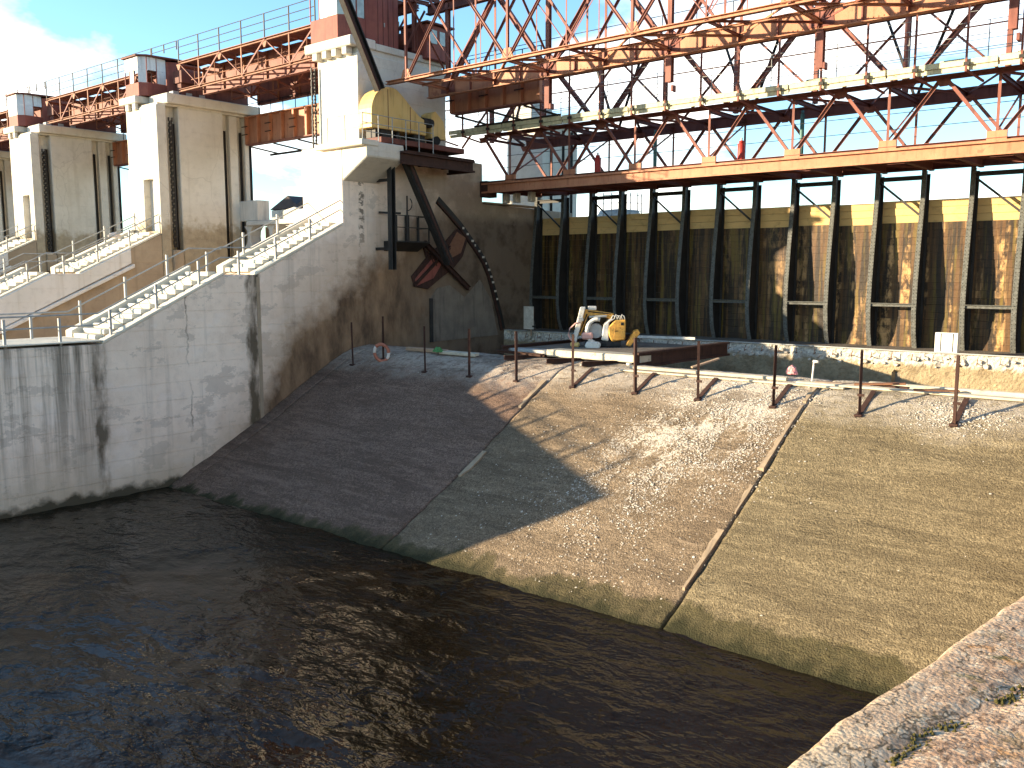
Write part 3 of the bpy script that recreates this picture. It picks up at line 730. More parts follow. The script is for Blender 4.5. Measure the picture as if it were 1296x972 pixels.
# raised orange gates hanging between the piers
def raised_gate(x0, x1, y, z0, z1, label):
    t = thing('raised_gate', label, 'sluice gate', 'raised orange gates', ((x0 + x1) / 2, y, z0))
    box(t, 'skin_plate', x0, x1, y, y + .05, z0, z1, 'orange_steel')
    box(t, 'top_flange', x0, x1, y - .3, y + .3, z1, z1 + .06, 'orange_steel'); box(t, 'bottom_flange', x0, x1, y - .25, y + .3, z0 - .06, z0, 'red_steel')
    n = int((x1 - x0) / 1.2)
    for i in range(n + 1):
        x = x0 + (x1 - x0) * i / n
        box(t, 'rib', x - .09, x + .09, y - .24, y - .002, z0 + .004, z1 - .004, 'orange_steel')
        if i % 2 == 0:
            for h in (.35, .65): box(t, 'rung', x - .3, x + .3, y - .32, y - .26, z0 + (z1 - z0) * h, z0 + (z1 - z0) * h + .05, 'rust')
            beam(t, 'bottom_brace', (x, y + .1, z0 - .1), (x + 1.1, y + 1.6, z0 - .5), .09, .09, 'dark_steel', 'L')
        beam(t, 'top_post', (x, y, z1), (x, y, z1 + .9), .04, .04, 'dark_steel')
    beam(t, 'rail', (x0, y, z1 + .9), (x1, y, z1 + .9), .045, .045, 'dark_steel', 'tube')
    beam(t, 'bottom_truss', (x0, y + 1.6, z0 - .5), (x1, y + 1.6, z0 - .5), .12, .12, 'dark_steel', 'L')
raised_gate(-52.3, -38.2, 35.45, 17.4, 19.1, 'orange ribbed gate raised between the nearest and middle towers')
raised_gate(-70.3, -56.1, 35.45, 17.4, 19.1, 'orange ribbed gate raised between the middle and third towers')
raised_gate(-88.3, -74.1, 35.45, 17.4, 19.1, 'orange ribbed gate raised left of the third tower')
raised_gate(-34.4, -28.4, 36.3, 17.55, 19.3, 'orange ribbed gate seen behind the truss beside the nearest tower')

# ------------------------------------------------------------------ hoist platform on the nearest pier
E3 = PIER[3][0]
pl = thing('hoist_platform', 'rusty steel hoist platform jutting from the top of the nearest pier', 'platform', None, (-33.6, 32, 15.0))
beam(pl, 'edge_beam', (-32.95, 31.0, 14.62), (-32.95, 36.3, 14.62), .18, .62, 'rust', 'C')
beam(pl, 'edge_beam', (-34.85, 36.25, 14.62), (-33.06, 36.25, 14.62), .16, .6, 'rust', 'C')
for y in frange(31.4, 35.8, .88): beam(pl, 'joist', (-34.85, y, 14.72), (-33.06, y, 14.72), .12, .3, 'rust', 'I')
box(pl, 'deck', -34.85, -32.9, 31.32, 36.3, 14.94, 15.0, 'rust', .01)
box(pl, 'machine_bed', -35.2, -33.25, 30.0, 35.9, 15.28, 15.55, 'brown_steel', .02)
railp = thing('platform_railing', 'grey pipe railing round the yellow hoist on the pier platform', 'railing', None, (-33.1, 30, 15.2))
for y in (28.7, 29.7, 30.6, 31.5, 32.4, 33.4): beam(railp, 'post', (-33.12, y, 15.25 if y < 31.3 else 15.0), (-33.12, y, 16.5), .05, .05, 'grey_steel', 'tube')
for z in (16.48, 16.05, 15.65): beam(railp, 'rail', (-33.12, 28.7, z), (-33.12, 33.4, z), .04, .04, 'grey_steel', 'tube')
for x in (-34.4, -35.7): beam(railp, 'post', (x, 28.7, 15.25), (x, 28.7, 16.5), .05, .05, 'grey_steel', 'tube')
for z in (16.48, 15.85): beam(railp, 'rail', (-35.7, 28.7, z), (-33.12, 28.7, z), .04, .04, 'grey_steel', 'tube')

hs = thing('hoist_housing', 'yellow rounded hoist housing on the pier platform', 'hoist', None, (-34.2, 32, 15.55))
pf = [(29.85, 16.02), (29.85, 16.6)] + [(31.15 - 1.3 * math.cos(a), 16.75 + 1.33 * math.sin(a)) for a in [R(8 + 10 * i) for i in range(11)]] + [(31.95, 17.75), (32.6, 17.25), (33.1, 16.92), (33.55, 16.75), (33.55, 16.02)]
prism(hs, 'cover', 'x', pf, -34.75, -33.75, 'yellow_paint', .025)
for y in (30.9, 32.4): prism(hs, 'seam', 'x', [(y, 16.03), (y + .03, 16.03), (y + .03, 17.95 if y < 32 else 17.3), (y, 17.95 if y < 32 else 17.3)], -33.752, -33.735, 'brown_steel')
prism(hs, 'end_cover', 'x', [(34.0, 15.95), (34.0, 17.2), (34.3, 17.35), (34.9, 16.9), (35.1, 15.95)], -34.6, -33.8, 'yellow_paint', .03)
beam(hs, 'motor', (-33.95, 33.4, 16.7), (-33.95, 34.1, 16.7), .5, .5, 'dark_steel', 'pipe')
beam(hs, 'drum', (-34.7, 30.9, 15.95), (-33.85, 30.9, 15.95), .75, .75, 'dark_steel', 'pipe')
beam(hs, 'drum', (-34.7, 33.1, 15.85), (-33.85, 33.1, 15.85), .6, .6, 'dark_steel', 'pipe')
beam(hs, 'brake', (-34.3, 34.3, 15.85), (-33.7, 34.3, 15.85), .45, .45, 'black', 'pipe')
for y in (30.2, 31.6, 33.4): box(hs, 'support', -34.6, -33.9, y, y + .2, 15.55, 16.02, 'dark_steel', .01)
box(hs, 'lifting_eye', -34.3, -34.2, 31.0, 31.2, 18.07, 18.18, 'grey_steel', .01)

# the long inclined guide: one plate beam seen above and below the platform
gb = thing('inclined_guide', 'long dark steel beam slanting down past the yellow hoist', 'beam', None, (-33.4, 31, 12))
beam(gb, 'upper_beam', (-33.42, 26.7, 23.9), (-33.42, 30.1, 17.75), .34, .42, 'dark_steel', 'I')
beam(gb, 'lower_beam', (-33.6, 31.75, 14.9), (-33.6, 35.0, 9.5), .34, .42, 'dark_steel', 'I')
beam(gb, 'cover_strip', (-33.24, 31.62, 14.85), (-33.24, 34.87, 9.45), .02, .16, 'rust')
beam(gb, 'cover_strip', (-33.24, 26.55, 23.85), (-33.24, 29.95, 17.7), .02, .16, 'rust')
vg = thing('vertical_guide', 'dark upright steel channel hanging below the hoist platform', 'beam', None, (-33.9, 30.9, 12))
beam(vg, 'channel', (-33.7, 31.0, 14.9), (-33.7, 31.0, 9.15), .28, .30, 'dark_steel', 'C')
beam(vg, 'bracket', (-34.9, 31.0, 13.6), (-33.82, 31.0, 13.6), .1, .14, 'dark_steel'); beam(vg, 'bracket', (-34.9, 31.0, 10.2), (-33.82, 31.0, 10.2), .1, .14, 'dark_steel')
# little balcony
bc = thing('hanging_balcony', 'small dark steel balcony on the pier wall beside the guide', 'balcony', None, (-34.4, 32.8, 10.5))
prism(bc, 'floor', 'y', [(-34.88, 10.62), (-33.9, 10.62), (-33.9, 10.55), (-34.88, 10.1)], 31.5, 33.9, 'dark_steel', .01)
for (x, y) in ((-33.95, 31.55), (-33.95, 32.3), (-33.95, 33.1), (-33.95, 33.85), (-34.8, 33.85)): beam(bc, 'post', (x, y, 10.6), (x, y, 11.9 if y > 33 else 12.9 if 32 < y < 32.5 else 11.9), .06, .06, 'dark_steel')
for z in (11.9, 11.3): beam(bc, 'rail', (-33.95, 31.55, z), (-33.95, 33.85, z), .045, .045, 'dark_steel', 'tube'); beam(bc, 'rail', (-33.95, 33.85, z), (-34.88, 33.85, z), .045, .045, 'dark_steel', 'tube')
beam(bc, 'hanger', (-34.7, 33.0, 10.6), (-34.7, 33.0, 12.0), .22, .12, 'dark_steel')
path_tube(bc, 'hook', [(-33.95, 32.3 + .35 * math.sin(a), 12.5 + .35 * math.cos(a)) for a in [R(180 - 20 * i) for i in range(8)]], .025, 'dark_steel', 6)
beam(bc, 'bracket', (-34.88, 31.2, 12.05), (-34.0, 31.9, 12.0), .12, .1, 'dark_steel')

# curved guide of the old segment gate and its rusty arm plates on the pier wall
ARC = [(35.4, 12.85), (36.3, 12.2), (37.15, 11.55), (37.9, 10.85), (38.6, 10.2), (39.15, 9.6), (39.6, 8.85), (39.95, 8.0), (40.3, 7.1), (40.6, 6.3), (40.8, 5.6)]
ag = thing('gate_track', 'curved rusty steel gate track set into the brown pier wall', 'gate track', None, (E3, 38, 5.5))
def ribbon(par, name, pts, w0, w1, x0, x1, mat):
    v = []; n = len(pts)
    for i, (y, z) in enumerate(pts):
        a = Vector(pts[min(i + 1, n - 1)]) - Vector(pts[max(i - 1, 0)]); a.normalize(); nn = Vector((a[1], -a[0])); 
        for w in (w0, w1):
            for x in (x0, x1): v.append((x, y + nn[0] * w, z + nn[1] * w))
    f = []
    for i in range(n - 1):
        b, c_ = i * 4, i * 4 + 4
        f += [(b, b + 1, c_ + 1, c_), (b + 1, b + 3, c_ + 3, c_ + 1), (b + 3, b + 2, c_ + 2, c_ + 3), (b + 2, b, c_, c_ + 2)]
    f += [(0, 2, 3, 1), tuple(len(v) - 4 + j for j in (0, 1, 3, 2))]
    me = mesh_from(v, f, mat, name); bm = bmesh.new(); bm.from_mesh(me); bmesh.ops.recalc_face_normals(bm, faces=bm.faces); bm.to_mesh(me); bm.free()
    return put(name, me, par)
ribbon(ag, 'track_plate', ARC, -.32, .12, E3 - .02, E3 + .05, 'dark_steel')
ribbon(ag, 'track_rail', ARC, .00, .12, E3 + .05, E3 + .16, 'rust')
for i in range(12):
    y, z = ARC[2 + i // 2]; y2, z2 = ARC[3 + i // 2]; u = (i % 2) * .5 + .2 * random.random()
    yy, zz = y + (y2 - y) * u, z + (z2 - z) * u
    box(ag, 'lime_crust', E3 + .16, E3 + .18, yy, yy + .12 + .1 * random.random(), zz, zz + .12, 'stone_white', .02)
ar = thing('segment_gate', 'rusty red remains of a segment gate on the brown pier wall', 'sluice gate', None, (E3, 36, 8))
prism(ar, 'arm_plate', 'x', [(33.6, 8.25), (33.4, 8.8), (34.85, 10.1), (36.0, 10.7), (36.95, 11.45), (37.9, 11.0), (37.4, 9.9), (36.6, 9.2), (35.8, 8.8), (34.6, 8.1)], E3 - .02, E3 + .09, 'rust', .02)
prism(ar, 'red_plate', 'x', [(33.75, 8.3), (33.6, 8.65), (34.9, 9.75), (35.7, 9.55), (35.0, 8.7)], E3 + .09, E3 + .13, 'cabin_red', .01)
prism(ar, 'orange_plate', 'x', [(36.2, 10.4), (36.9, 11.25), (37.6, 10.95), (37.2, 10.1), (36.4, 9.8)], E3 + .09, E3 + .13, 'rebar_rust', .01)
beam(ar, 'strut', (E3 + .25, 34.2, 10.6), (E3 + .25, 37.7, 8.1), .22, .26, 'rust', 'I')
beam(ar, 'strut', (E3 + .2, 33.5, 8.3), (E3 + .2, 36.3, 10.4), .14, .2, 'rust', 'L')
prism(ar, 'niche_plate', 'x', [(34.8, 5.2), (34.75, 7.5), (35.4, 8.15), (36.4, 8.3), (37.6, 7.6), (38.9, 8.6), (39.9, 7.4), (40.5, 5.3)], E3 - .02, E3 + .03, 'pit_concrete', .01)
box(ar, 'niche_jamb', E3 - .02, E3 + .12, 34.75, 34.95, 5.2, 7.6, 'dark_steel', .01)
for i in range(4): beam(ar, 'stay', (E3 + .1, 34.3 + .25 * i, 10.35 - .2 * i), (E3 + .1, 34.5 + .25 * i, 9.8 - .15 * i), .08, .08, 'rust')

# ------------------------------------------------------------------ timber gates and steel frames under the deck
PX = [-8.11 - 2.053 * i for i in range(14)][::-1] + [-6.05, -4.0]      # west to east
YP = 44.5
def post_mesh(side):
    pts = [(5.3, .45), (6.2, .80), (7.2, .95), (8.5, .92), (10, .78), (11.5, .60), (12.6, .48), (13.63, .46)]
    return pts
for i in range(8):
    t = thing('steel_trestle', 'black riveted steel trestle with two braced posts, %s from the pier' % ORD[i], 'trestle', 'steel trestles under the deck', ((PX[2 * i] + PX[2 * i + 1]) / 2, YP, 5.5))
    for j in (0, 1):
        x = PX[2 * i + j]; key = ('post_web',)
        pr = post_mesh(0)
        p_ = prism(t, 'post', 'x', [(YP - a, z) for z, a in pr] + [(YP - .04, 13.63), (YP - .04, 5.3)], x - .03, x + .03, 'dark_steel') if key not in CACHE else put('post', CACHE[key], t, Matrix.Translation(CACHE['pw_off'] + Vector((x, 0, 0))))
        if key not in CACHE:
            CACHE[key] = p_.data; CACHE['pw_off'] = p_.matrix_basis.translation + t.location - Vector((x, 0, 0))
        fl = [(YP - a, z) for z, a in pr]
        key2 = ('post_flange',)
        if key2 not in CACHE:
            v = []
            for (y, z) in fl:
                for dx_ in (-.105, .105):
                    for dy_ in (-.03, .0): v.append((dx_, y + dy_, z))
            n = len(fl); f = []
            for a in range(n - 1):
                b, c_ = a * 4, a * 4 + 4
                f += [(b, b + 2, c_ + 2, c_), (b + 2, b + 3, c_ + 3, c_ + 2), (b + 3, b + 1, c_ + 1, c_ + 3), (b + 1, b, c_, c_ + 1)]
            f += [(0, 1, 3, 2), tuple(len(v) - 4 + u for u in (0, 2, 3, 1))]
            me = mesh_from(v, f, 'gate_flange', 'post_flange'); bm = bmesh.new(); bm.from_mesh(me); bmesh.ops.recalc_face_normals(bm, faces=bm.faces); bm.to_mesh(me); bm.free()
            CACHE[key2] = me
            # rivets: small heads in two rows
            v, f = [], []
            for zz in frange(5.5, 13.3, .16):
                for a, ((z0, a0), (z1, a1)) in enumerate(zip(pr, pr[1:])):
                    if z0 <= zz <= z1:
                        yy = YP - (a0 + (a1 - a0) * (zz - z0) / (z1 - z0)) - .03
                for dx_ in (-.068, .068):
                    b = len(v); r = .03
                    v += [(dx_ - r, yy, zz - r), (dx_ + r, yy, zz - r), (dx_ + r, yy, zz + r), (dx_ - r, yy, zz + r), (dx_, yy - .025, zz)]
                    f += [(b, b + 1, b + 4), (b + 1, b + 2, b + 4), (b + 2, b + 3, b + 4), (b + 3, b, b + 4)]
            CACHE['riv'] = mesh_from(v, f, 'gate_flange', 'rivets')
        fo = put('flange', CACHE[key2], p_, Matrix.Translation((x, 0, 0)))
        fo.matrix_basis = Matrix.Translation(Vector((x, 0, 0)) - t.location - p_.matrix_basis.translation)
        ro = put('rivets', CACHE['riv'], p_, None, 'stuff'); ro.matrix_basis = fo.matrix_basis.copy()
        box(t, 'back_flange', x - .15, x + .15, YP - .04, YP, 5.3, 13.5, 'dark_steel')
    a, b = PX[2 * i], PX[2 * i + 1]
    beam(t, 'tie_bar', (a, YP - .95, 7.5), (b, YP - .95, 7.5), .16, .16, 'gate_flange', 'L')
    beam(t, 'top_bar', (a, YP - .42, 13.32), (b, YP - .42, 13.32), .12, .2, 'dark_steel', 'L')
    beam(t, 'diagonal_brace', (a + .05, YP - .4, 13.2), (b - .1, YP - .4, 11.6), .1, .1, 'dark_steel', 'L')
EXT = PX + [-1.95]
NB = len(EXT) - 1
for i in range(-1, NB):
    a = EXT[i] + .0 if i >= 0 else -34.95; b = EXT[i + 1] if i >= 0 else EXT[0]
    if b - a < .3: continue
    inside = i % 2 == 0
    nm = 'inside the %s trestle from the pier' % ORD[i // 2] if inside else 'right of the %s trestle from the pier' % ORD[i // 2]
    t = thing('timber_gate', 'dark wet timber board panel %s' % nm, 'timber gate', 'timber board panels of the gates', ((a + b) / 2, YP, 5.4))
    z = 5.45; j = 0
    box(t, 'backing', a + .02, b - .02, YP + .18, YP + .24, 5.4, 12.3, 'black')
    top = 12.36 + .12 * nz(i, 4, 0, 1.7)
    hs_ = [.345] * 17 + [.34] * 3
    for j in range(20):
        h = (top - 5.45) / 20
        fresh = j >= 17
        z0 = 5.45 + j * h
        key = ('board', fresh, j % 4); gp = .012 if fresh else .005
        if key not in CACHE:
            ln, th = 2.053 - .02, .12
            v = []; nseg = 2
            for s in range(nseg + 1):
                x = -ln / 2 + ln * s / nseg
                e = .012 * nz(x * 3, j, 0); e2 = .012 * nz(x * 3, j, 7); d_ = .012 * nz(x * 2, j, 3)
                v += [(x, .0 + d_, .002 + e * .4), (x, .0 + d_, .340 - gp + e2 * .4), (x, th, .338), (x, th, .0)]
            f = []
            for s in range(nseg):
                o_ = s * 4
                for u in range(4): f.append((o_ + u, o_ + 4 + u, o_ + 4 + (u + 1) % 4, o_ + (u + 1) % 4))
            f += [(0, 1, 2, 3), tuple(nseg * 4 + u for u in (3, 2, 1, 0))]
            me = mesh_from(v, f, 'board_fresh' if fresh else 'board_wet', 'board'); bm = bmesh.new(); bm.from_mesh(me); bmesh.ops.recalc_face_normals(bm, faces=bm.faces); bm.to_mesh(me); bm.free()
            CACHE[key] = me
        o = put('board', CACHE[key], t, Matrix.Translation(((a + b) / 2, YP + .02 + .05 * nz(i, j, 0, 2.3) + (.03 if fresh else 0), z0)))
        o.scale = ((b - a) / 2.053, 1, h / .34)
# ------------------------------------------------------------------ service bridge over the gates
NX = [-8.3 - 4.085 * i for i in range(7)][::-1]                       # lower truss bottom nodes, west to east
sb = thing('service_bridge', 'rusty red steel truss bridge with orange edge beam above the gates', 'bridge', None, (-20, 41, 13.5))
XE0, XE1 = -34.75, 4.5
YF, YB = 39.2, 43.0
beam(sb, 'edge_beam', (XE0, YF - .2, 13.78), (XE1, YF - .2, 13.78), .2, .56, 'orange_steel', 'C')
beam(sb, 'edge_beam', (XE0, 44.0, 13.87), (XE1, 44.0, 13.87), .22, .46, 'brown_steel', 'I')
for x in frange(XE0 + .4, XE1, 2.04):
    beam(sb, 'floor_beam', (x, YF - .1, 13.78), (x, 43.95, 13.78), .18, .42, 'brown_steel', 'I')
for i, x in enumerate(frange(XE0 + .4, XE1, 2.04)[:-1]):
    for j in range(5):
        if (i * 3 + j * 5) % 7 in (2,): continue
        box(sb, 'deck_plate', x + .02, x + 2.02, YF + .05 + j * .93, YF + .93 + j * .93, 14.0, 14.03, 'brown_steel')
    beam(sb, 'floor_brace', (x, YF, 13.62), (x + 2.04, YB, 13.62), .09, .07, 'brown_steel', 'L')
NXX = NX + [NX[-1] + 4.085, NX[-1] + 8.17]
for row, y in ((0, YF), (1, YB)):
    mt = 'red_steel'
    ztop = 16.7 if row == 0 else 16.62
    beam(sb, 'top_chord', (XE0, y, ztop), (XE1, y, ztop), .16, .2 if row == 0 else .56, 'brown_steel' if row else 'red_steel', 'I')
    beam(sb, 'bottom_chord', (XE0, y, 14.12), (XE1, y, 14.12), .18, .12, 'red_steel', 'L')
    for i, x in enumerate(NXX):
        box(sb, 'gusset', x - .36, x + .36, y - .06, y + .06, 14.06, 14.44, 'orange_steel' if row == 0 else 'red_steel')
        beam(sb, 'vertical', (x, y, 14.3), (x, y, ztop), .11, .11, mt, 'L')
        for s in (-1, 1):
            xt = x + s * 2.04
            beam(sb, 'diagonal', (x + s * .15, y + .001 * s, 14.3), (xt - s * .1, y + .001 * s, ztop - .05), .11, .13, mt, 'L')
        xt = x - 2.04
        prism(sb, 'gusset', 'y', [(xt - .3, ztop - .05), (xt + .3, ztop - .05), (xt + .14, ztop - .34), (xt - .14, ztop - .34)], y - .05, y + .05, 'red_steel')
for i, x in enumerate(NXX):
    beam(sb, 'sway_beam', (x, YF, 16.55), (x, YB, 16.55), .14, .2, 'brown_steel', 'I')
    beam(sb, 'sway_brace', (x, YF, 14.4), (x, YB, 16.4), .09, .09, 'red_steel', 'L')
    beam(sb, 'top_lateral', (x, YF, 16.6), (x - 2.04, YB, 16.6), .1, .1, 'brown_steel', 'L'); beam(sb, 'top_lateral', (x, YF, 16.64), (x + 2.04, YB, 16.64), .1, .1, 'red_steel', 'L')
    beam(sb, 'top_lateral', (x - 2.04, YF, 16.6), (x - 2.04, YB, 16.6), .1, .14, 'brown_steel', 'L')
for z in (15.0, 15.65): beam(sb, 'cable_rail', (XE0, YF + .9, z), (XE1, YF + .9, z), .03, .03, 'dark_steel', 'tube')
box(sb, 'end_bearing', -35.0, -34.4, 38.95, 39.9, 13.3, 14.2, 'rust', .03)
for x in (-34.3, -33.5, -32.4): box(sb, 'bearing_block', x, x + .3, 40.2, 40.6, 13.0, 13.55, 'stone_white', .03)

# timber catwalk hung on the front of the trusses
cw = thing('catwalk', 'pale timber catwalk running along the truss bridge', 'catwalk', None, (-20, 38.5, 16.9))
for i, x in enumerate(frange(-36.4, 4.0, 4.0)[:-1]):
    for j in range(4):
        box(cw, 'plank', x + .01, x + 3.99, 38.02 + j * .27, 38.27 + j * .27, 16.90 + .012 * ((i + j) % 3), 16.97 + .012 * ((i + j) % 3), 'deck_timber', .01)
    box(cw, 'edge_board', x + .01, x + 3.99, 37.93, 37.99, 16.80, 17.02 + .01 * (i % 2), 'deck_timber', .01)
    box(cw, 'edge_board', x + .01, x + 3.99, 38.0, 38.06, 16.62, 16.79, 'deck_timber', .01)
    box(cw, 'toe_board', x + .01, x + 3.99, 39.02, 39.07, 16.98, 17.02 + .13, 'deck_timber' if i > 3 else 'dark_steel', .01)
for i in range(14):
    x = -18.5 + i * 1.35 + .3 * nz(i, 0, 0, 3)
    box(cw, 'timber_block', x, x + .5 + .5 * random.random(), 38.75, 38.98, 16.985, 17.12 + .16 * random.random(), 'deck_timber', .02)
sf = thing('catwalk_fence', 'tall maroon wire fence on the outer edge of the timber catwalk', 'fence', None, (-20, 37.9, 16.9))
for i, x in enumerate(frange(-33.35 - 1.853 * 2, 1.9, 1.853)):
    beam(sf, 'post', (x, 37.86, 16.55), (x, 37.86, 19.75), .075, .075, 'red_steel', 'box')
    beam(sf, 'hanger', (x, 37.86, 16.62), (x + .35, 39.1, 16.35), .07, .08, 'red_steel', 'box')
    box(sf, 'clamp', x - .08, x + .12, 37.80, 37.9, 16.78, 16.9, 'dark_steel')
for z, r, mt in ((17.25, .022, 'grey_steel'), (17.65, .022, 'grey_steel'), (18.15, .06, 'orange_steel'), (18.7, .022, 'grey_steel'), (19.25, .022, 'grey_steel'), (19.7, .03, 'red_steel')):
    beam(sf, 'rail', (-37.0, 37.84, z), (2, 37.84, z), r, r, mt, 'tube')
for x in frange(-35, 0, 2.9): beam(sf, 'inner_post', (x, 39.0, 17.0), (x, 39.0, 18.6), .04, .04, 'orange_steel' if x < -25 else 'grey_steel', 'tube')
for z in (17.6, 18.1, 18.6): beam(sf, 'inner_rail', (-35, 39.0, z), (0, 39.0, z), .028, .028, 'grey_steel', 'tube')

# ------------------------------------------------------------------ crane bridge (upper trusses)
ub = thing('crane_bridge', 'big red and orange steel truss crane bridge crossing above the catwalk', 'crane bridge', None, (-16, 33, 18.5))
PITCH = 6.553
UN = [-33.3 + PITCH * i for i in range(6)]
zb, zt = 18.49, 22.75
XA, XB = -34.75, 3.0
YU, YV = 31.75, 34.75
G0, G1 = 18.2, 18.95
beam(ub, 'bottom_chord', (XA, YU, zb), (XB, YU, zb), .15, .17, 'orange_steel', 'C')
beam(ub, 'bottom_chord', (XA, YU + .15, zb - .05), (XB, YU + .15, zb - .05), .07, .07, 'red_steel', 'L')
beam(ub, 'top_chord', (XA, YU, zt), (XB, YU, zt), .2, .26, 'red_steel', 'I')
beam(ub, 'top_chord', (XA, YV, zt - .1), (XB, YV, zt - .1), .34, .5, 'brown_steel', 'I')
box(ub, 'girder_web', XA, XB, YV - .025, YV + .025, G0, G1, 'orange_steel')
for z in (G0 - .02, G1): box(ub, 'girder_flange', XA, XB, YV - .17, YV + .17, z - .02, z + .02, 'orange_steel')
v, f = [], []
for x in frange(-30, 2, .19):
    for z in (G0 + .1, G1 - .1):
        b = len(v); r = .03
        v += [(x - r, YV - .025, z - r), (x + r, YV - .025, z - r), (x + r, YV - .025, z + r), (x - r, YV - .025, z + r), (x, YV - .055, z)]
        f += [(b, b + 1, b + 4), (b + 1, b + 2, b + 4), (b + 2, b + 3, b + 4), (b + 3, b, b + 4)]
put('rivets', mesh_from(v, f, 'orange_steel', 'rivets'), ub, None, 'stuff')
for x in frange(-33.3, 2.6, PITCH / 4): box(ub, 'stiffener', x - .025, x + .025, YV - .14, YV - .03, G0 + .02, G1 - .02, 'red_steel')
for i, x in enumerate(UN):
    for y, w, mt in ((YU, .115, 'red_steel'), (YV, .21, 'red_steel')):
        beam(ub, 'vertical', (x, y, zb), (x, y, zt), w, w, mt, 'I')
        for s in (-1, 1):
            xt = x + s * PITCH / 2
            if XA < xt < XB: beam(ub, 'diagonal', (x + s * .1, y + .002 * s, zb + .1), (xt, y + .002 * s, zt - .1), w, w * 1.1, mt, 'I')
        if y == YU:
            for s in (-1, 1):
                if XA < x + s * PITCH / 4 < XB:
                    beam(ub, 'sub_tie', (x + s * PITCH / 4, y + .06, (zb + zt) / 2), (x + s * PITCH / 2, y + .06, zb + .1), .05, .05, mt, 'L')
                    beam(ub, 'sub_vertical', (x + s * PITCH / 4, y + .04, zb + .1), (x + s * PITCH / 4, y + .04, (zb + zt) / 2), .05, .05, mt, 'L')
        xm = x + PITCH / 2
        if xm < XB: beam(ub, 'vertical', (xm, y, zb + .1), (xm, y, zt), w * .6, w * .6, mt, 'L')
        if y == YU: prism(ub, 'gusset', 'y', [(x - .36, zb + .04), (x + .36, zb + .04), (x + .18, zb + .48), (x - .18, zb + .48)], y - .04, y + .04, 'orange_steel')
        else: prism(ub, 'gusset', 'y', [(x - .5, zb - .2), (x + .5, zb - .2), (x + .45, zb + .3), (x + .2, zb + .7), (x - .2, zb + .7), (x - .45, zb + .3)], y - .05, y + .05, 'red_steel')
    for s in (-1, 1):
        xt = x + s * PITCH / 2
        if XA < xt < XB:
            beam(ub, 'lateral', (x, YU, zb - .02), (xt, YV - .1, zb - .02), .14, .09, 'orange_steel', 'L')
            beam(ub, 'lateral', (xt, YU, zb - .05), (x, YV - .1, zb - .05), .12, .08, 'red_steel', 'L')
            beam(ub, 'lateral', (x, YU + .1, zt), (xt, YV - .1, zt), .13, .09, 'red_steel', 'L')
    beam(ub, 'cross_strut', (x, YU, zb - .03), (x, YV, zb - .03), .14, .14, 'orange_steel', 'I')
    if x + PITCH / 2 < XB:
        beam(ub, 'cross_strut', (x + PITCH / 2, YU, zb - .03), (x + PITCH / 2, YV, zb - .03), .1, .1, 'red_steel', 'I')
        beam(ub, 'stringer', (x, (YU + YV) / 2 - .4, zb - .1), (x + PITCH, (YU + YV) / 2 - .4, zb - .1), .08, .12, 'orange_steel', 'C')
    beam(ub, 'sway_brace', (x + .05, YU, zt - .3), (x + .05, YV, zb + .5), .08, .08, 'red_steel', 'L')
    if x + PITCH / 2 < XB:
        xm = x + PITCH / 2
        beam(ub, 'mid_vertical', (xm, 33.3, zb), (xm, 33.3, zt), .1, .1, 'red_steel', 'L')
        for s in (-1, 1): beam(ub, 'mid_diagonal', (xm + s * .1, 33.3, zb), (xm + s * PITCH / 2, 33.3, zt), .1, .1, 'red_steel', 'L')
        beam(ub, 'sway_brace', (xm, YU, zb + .1), (xm, YV, zt - .2), .07, .07, 'red_steel', 'L')
    # hanger under each panel point of the girder
    if i:
        beam(ub, 'hanger', (x, YV, 16.75 if i % 2 else 17.1), (x, YV, G0 - .03), .27, .27, 'red_steel', 'I')
        box(ub, 'hanger_shoe', x + .14, x + .26, YV - .14, YV + .14, 16.7, 16.95, 'red_steel', .02)
# rear truss between the catwalk and the crane bridge
rt = thing('rear_truss', 'dark red steel truss standing behind the pale catwalk', 'truss', None, (-20, 42.5, 16.9))
RN = [x / .81 for x in UN]
beam(rt, 'top_chord', (-34.7, 42.5, 20.3), (4.5, 42.5, 20.3), .3, .36, 'red_steel', 'I')
beam(rt, 'rear_chord', (-34.7, 44.1, 20.9), (4.5, 44.1, 20.9), .16, .2, 'brown_steel', 'I')
for i, x in enumerate(RN[:-1]):
    xm = x + 4.045
    beam(rt, 'leg', (xm, 42.5, 16.9), (xm, 42.5, 20.2), .22, .22, 'red_steel', 'I')
    if i: beam(rt, 'leg', (x, 42.5, 16.9), (x, 42.5, 20.2), .2, .2, 'red_steel', 'I')
    for s in (-1, 1):
        if s < 0 and i == 0: continue
        beam(rt, 'knee_brace', (xm + s * .15, 42.5, 17.1), (xm + s * 2.9, 42.5, 20.2), .22, .22, 'red_steel', 'I')
        beam(rt, 'knee_brace', (xm + s * .1, 44.1, 17.1), (xm + s * 1.5, 44.1, 20.8), .11, .11, 'dark_steel', 'L')
    for s in (-1, 1): beam(rt, 'rear_brace', (xm + s * 4.0, 44.1, 17.1), (xm + s * .2, 44.1, 20.8), .1, .1, 'red_steel', 'L')
    beam(rt, 'tie', (xm, 42.5, 20.3), (xm, 44.1, 20.8), .1, .1, 'red_steel', 'L')
xs_ = frange(-32.2, 2.4, 1.63)
wr = thing('girder_railing', 'thin dark railing along the top of the orange crane girder', 'railing', None, (-20, 34.9, 19))
for x in xs_: beam(wr, 'post', (x, YV + .12, G1), (x, YV + .12, 19.95), .04, .04, 'dark_steel', 'tube')
for z in (19.95, 19.45): beam(wr, 'rail', (xs_[0], YV + .12, z), (xs_[-1], YV + .12, z), .035, .035, 'dark_steel', 'tube')
